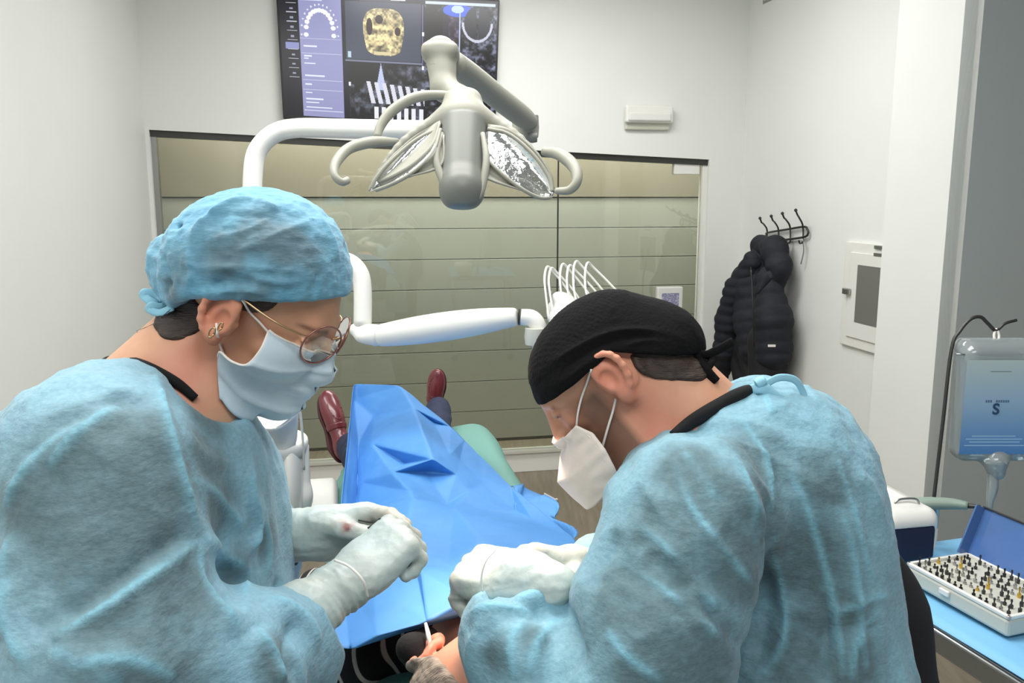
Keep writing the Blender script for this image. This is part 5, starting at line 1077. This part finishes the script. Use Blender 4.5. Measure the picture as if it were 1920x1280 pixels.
# motor console
Cm = P(1715, 1010, 1.98); mz = onz(1715, 1062, TZ)
mc = empty('implant_motor', mz, 'white surgical motor console with a dark front beside the blue lid', 'console')
exm = nrm(onz(1765, 1058, TZ) - onz(1665, 1068, TZ)); Rm = np.stack([exm, np.array([-exm[1], exm[0], 0]), ZU], 1); mb = mz + Rm[:, 1] * .11 + ZU * .062
shell = uni([rbox(mb, (.072, .10, .06), .03, Rm), rbox(mb + Rm[:, 1] * .03 + ZU * .02 - exm * .035, (.075, .10, .055), .035, Rm)], .02); shell = sub(shell, rbox(mb - Rm[:, 1] * .1 - ZU * .015, (.058, .012, .038), .01, Rm), .002)
lo, hi = bounds([mb], .19); colmesh('shell', shell, lo, hi, .005, M['white'], mc)
box('front_display', mb - Rm[:, 1] * .088 - ZU * .015, (.060, .006, .04), M['navy'], mc, Rm, .006, label='dark blue front panel')
tube('carry_handle', [mb + exm * x + ZU * z - Rm[:, 1] * .06 for x, z in ((-.03, .055), (-.02, .072), (.0, .076), (.03, .072), (.04, .055))], .0025, M['metal'], mc)
hs = empty('motor_handpiece', P(1720, 945, 1.95), 'green and grey motor handpiece lying across the motor console', 'handpiece')
tube('handle', [P(1680, 950, 1.98), P(1720, 944, 1.96), P(1780, 944, 1.94), P(1815, 948, 1.92)], [.016, .015, .013, .009], mat('green_grey_plastic', (132, 150, 138), .4), hs)
tube('head', [P(1668, 962, 1.98), P(1680, 958, 1.98), P(1698, 955, 1.97)], [.012, .018, .014], M['darkmetal'], hs)
tube('nozzle', [P(1815, 948, 1.92), P(1838, 950, 1.9)], [.006, .004], M['darkmetal'], hs); tube('cable', [P(1690, 945, 1.99), P(1665, 950, 2.0), P(1645, 975, 2.0), P(1640, 1010, 2.02)], .004, mat('green_tube', (150, 176, 160), .4), hs)
tube('power_cable', [P(1840, 955, 1.92), P(1880, 975, 1.96), P(1925, 985, 1.98), P(1990, 1000, 2.0)], .004, M['darkmetal'], hs)
# pole hook and irrigation bottle
po = empty('drip_pole', onz(1752, 1020, TZ), 'thin bent steel drip pole with a V-shaped hook at the right', 'pole')
tube('rod', [P(1750, 965, 2.0), P(1751, 935, 2.0), P(1768, 790, 2.0), P(1784, 655, 2.0), P(1800, 620, 2.0), P(1820, 598, 2.0), P(1838, 594, 2.0), P(1850, 604, 2.0), P(1864, 619, 2.0)], .0042, M['darkmetal'], po, sm=5)
tube('hook_wire', [P(1864, 619, 2.0), P(1872, 617, 2.0), P(1885, 606, 2.0), P(1906, 600, 2.0)], .0035, M['darkmetal'], po)
lathe('rod_socket', [(.012, -.02), (.012, .03)], P(1750, 965, 2.0) - ZU * .01, ZU, M['metal'], po); tube('rod', [P(1750, 965, 2.0), P(1749, 1000, 2.0)], .005, M['darkmetal'], po, sm=1)
ib = empty('irrigation_bottle', P(1866, 760, 2.0), 'clear saline bottle with a blue label marked S hanging from the hooked pole', 'bottle')
Bc = lambda x, y, o_=0: P(x, y, 2.0 + o_)
Rb = np.stack([cR, nrm(np.array([0, 1., 0])), ZU], 1)
bot = uni([rbox(Bc(1866, 752, .0), (.094, .035, .142), .03, Rb), rbox(Bc(1866, 652, 0), (.088, .034, .022), .02, Rb), cone(Bc(1866, 866), Bc(1868, 884), .03, .02)], .012)
lo, hi = bounds([Bc(1760, 620), Bc(1975, 900)], .05); colmesh('bottle_body', bot, lo, hi, .005, M['bottle'], ib)
tube('hang_loop', [Bc(1866, 640), Bc(1864, 628), Bc(1868, 617), Bc(1873, 628), Bc(1872, 640)], .003, M['strap'], ib); tube('top_seam', [Bc(1793, 664, -.036), Bc(1866, 665, -.036), Bc(1940, 664, -.036)], .002, M['metal'], ib)
tube('drip_chamber', [Bc(1862, 884), Bc(1861, 915), Bc(1856, 940), Bc(1856, 965)], [.012, .012, .008, .004], M['bottle'], ib)
tube('tube_line', [Bc(1856, 960), Bc(1850, 972, -.02), Bc(1830, 950, -.04)], .003, M['bottle'], ib)
lw, lh = 120, 190; im = np.zeros((lh, lw, 3)); yy, xx = np.mgrid[0:lh, 0:lw]; t = (yy / lh)[..., None]
im[:] = np.where(t < .45, np.array([176, 190, 186]) * (1 - t / .45) + np.array([142, 170, 192]) * t / .45, np.array([142, 170, 192]) * (1 - (t - .45) / .55) + np.array([74, 122, 176]) * (t - .45) / .55)
im[22:24, 42:78] = (120, 132, 132)
def seg(*boxes, c=(40, 70, 100)):
    for x0, y0, x1, y1 in boxes: im[y0:y1, x0:x1] = c
# small blurred line of lettering
for x in list(range(38, 50, 4)) + list(range(56, 80, 4)): seg((x, 80, x + 3, 85), c=(74, 100, 122))
for yv, xa, xb in ((152, 20, 96), (158, 10, 108), (164, 16, 104), (171, 8, 112)): im[yv:yv + 2, xa:xb] = (150, 186, 214)
lbl = [Bc(1806, 672, -.0375), Bc(1936, 672, -.0375), Bc(1936, 856, -.0375), Bc(1806, 856, -.0375)]
y0_ = min(q[1] for q in lbl) ; lbl = [np.array([q[0], Bc(1866, 760)[1] - .0365, q[2]]) for q in lbl]
rasterplate('label', im, lbl, M['print'], ib)

tcu = bpy.data.curves.new('letter', 'FONT'); tcu.body = 'S'; tcu.size = .036; tcu.extrude = .0002; tcu.align_x = 'CENTER'; tcu.align_y = 'CENTER'; tcu.offset = .0009
to = bpy.data.objects.new('letter', tcu); COL.objects.link(to); to.data.materials.append(mat('navy_ink', (34, 64, 98), .6)); sp_ = lbl[0] * .5 + lbl[1] * .5
to.location = Vector(((lbl[0][0] + lbl[1][0]) / 2 - .004, lbl[0][1] - .001, lbl[0][2] - (lbl[0][2] - lbl[3][2]) * .52)); to.rotation_euler = (math.radians(90), 0, 0); 
bpy.context.view_layer.update(); tm = bpy.data.meshes.new_from_object(to.evaluated_get(bpy.context.evaluated_depsgraph_get())); mw_ = to.matrix_world.copy(); bpy.data.objects.remove(to); tm.transform(mw_)
to = bpy.data.objects.new('letter', tm); COL.objects.link(to); par(to, ib)
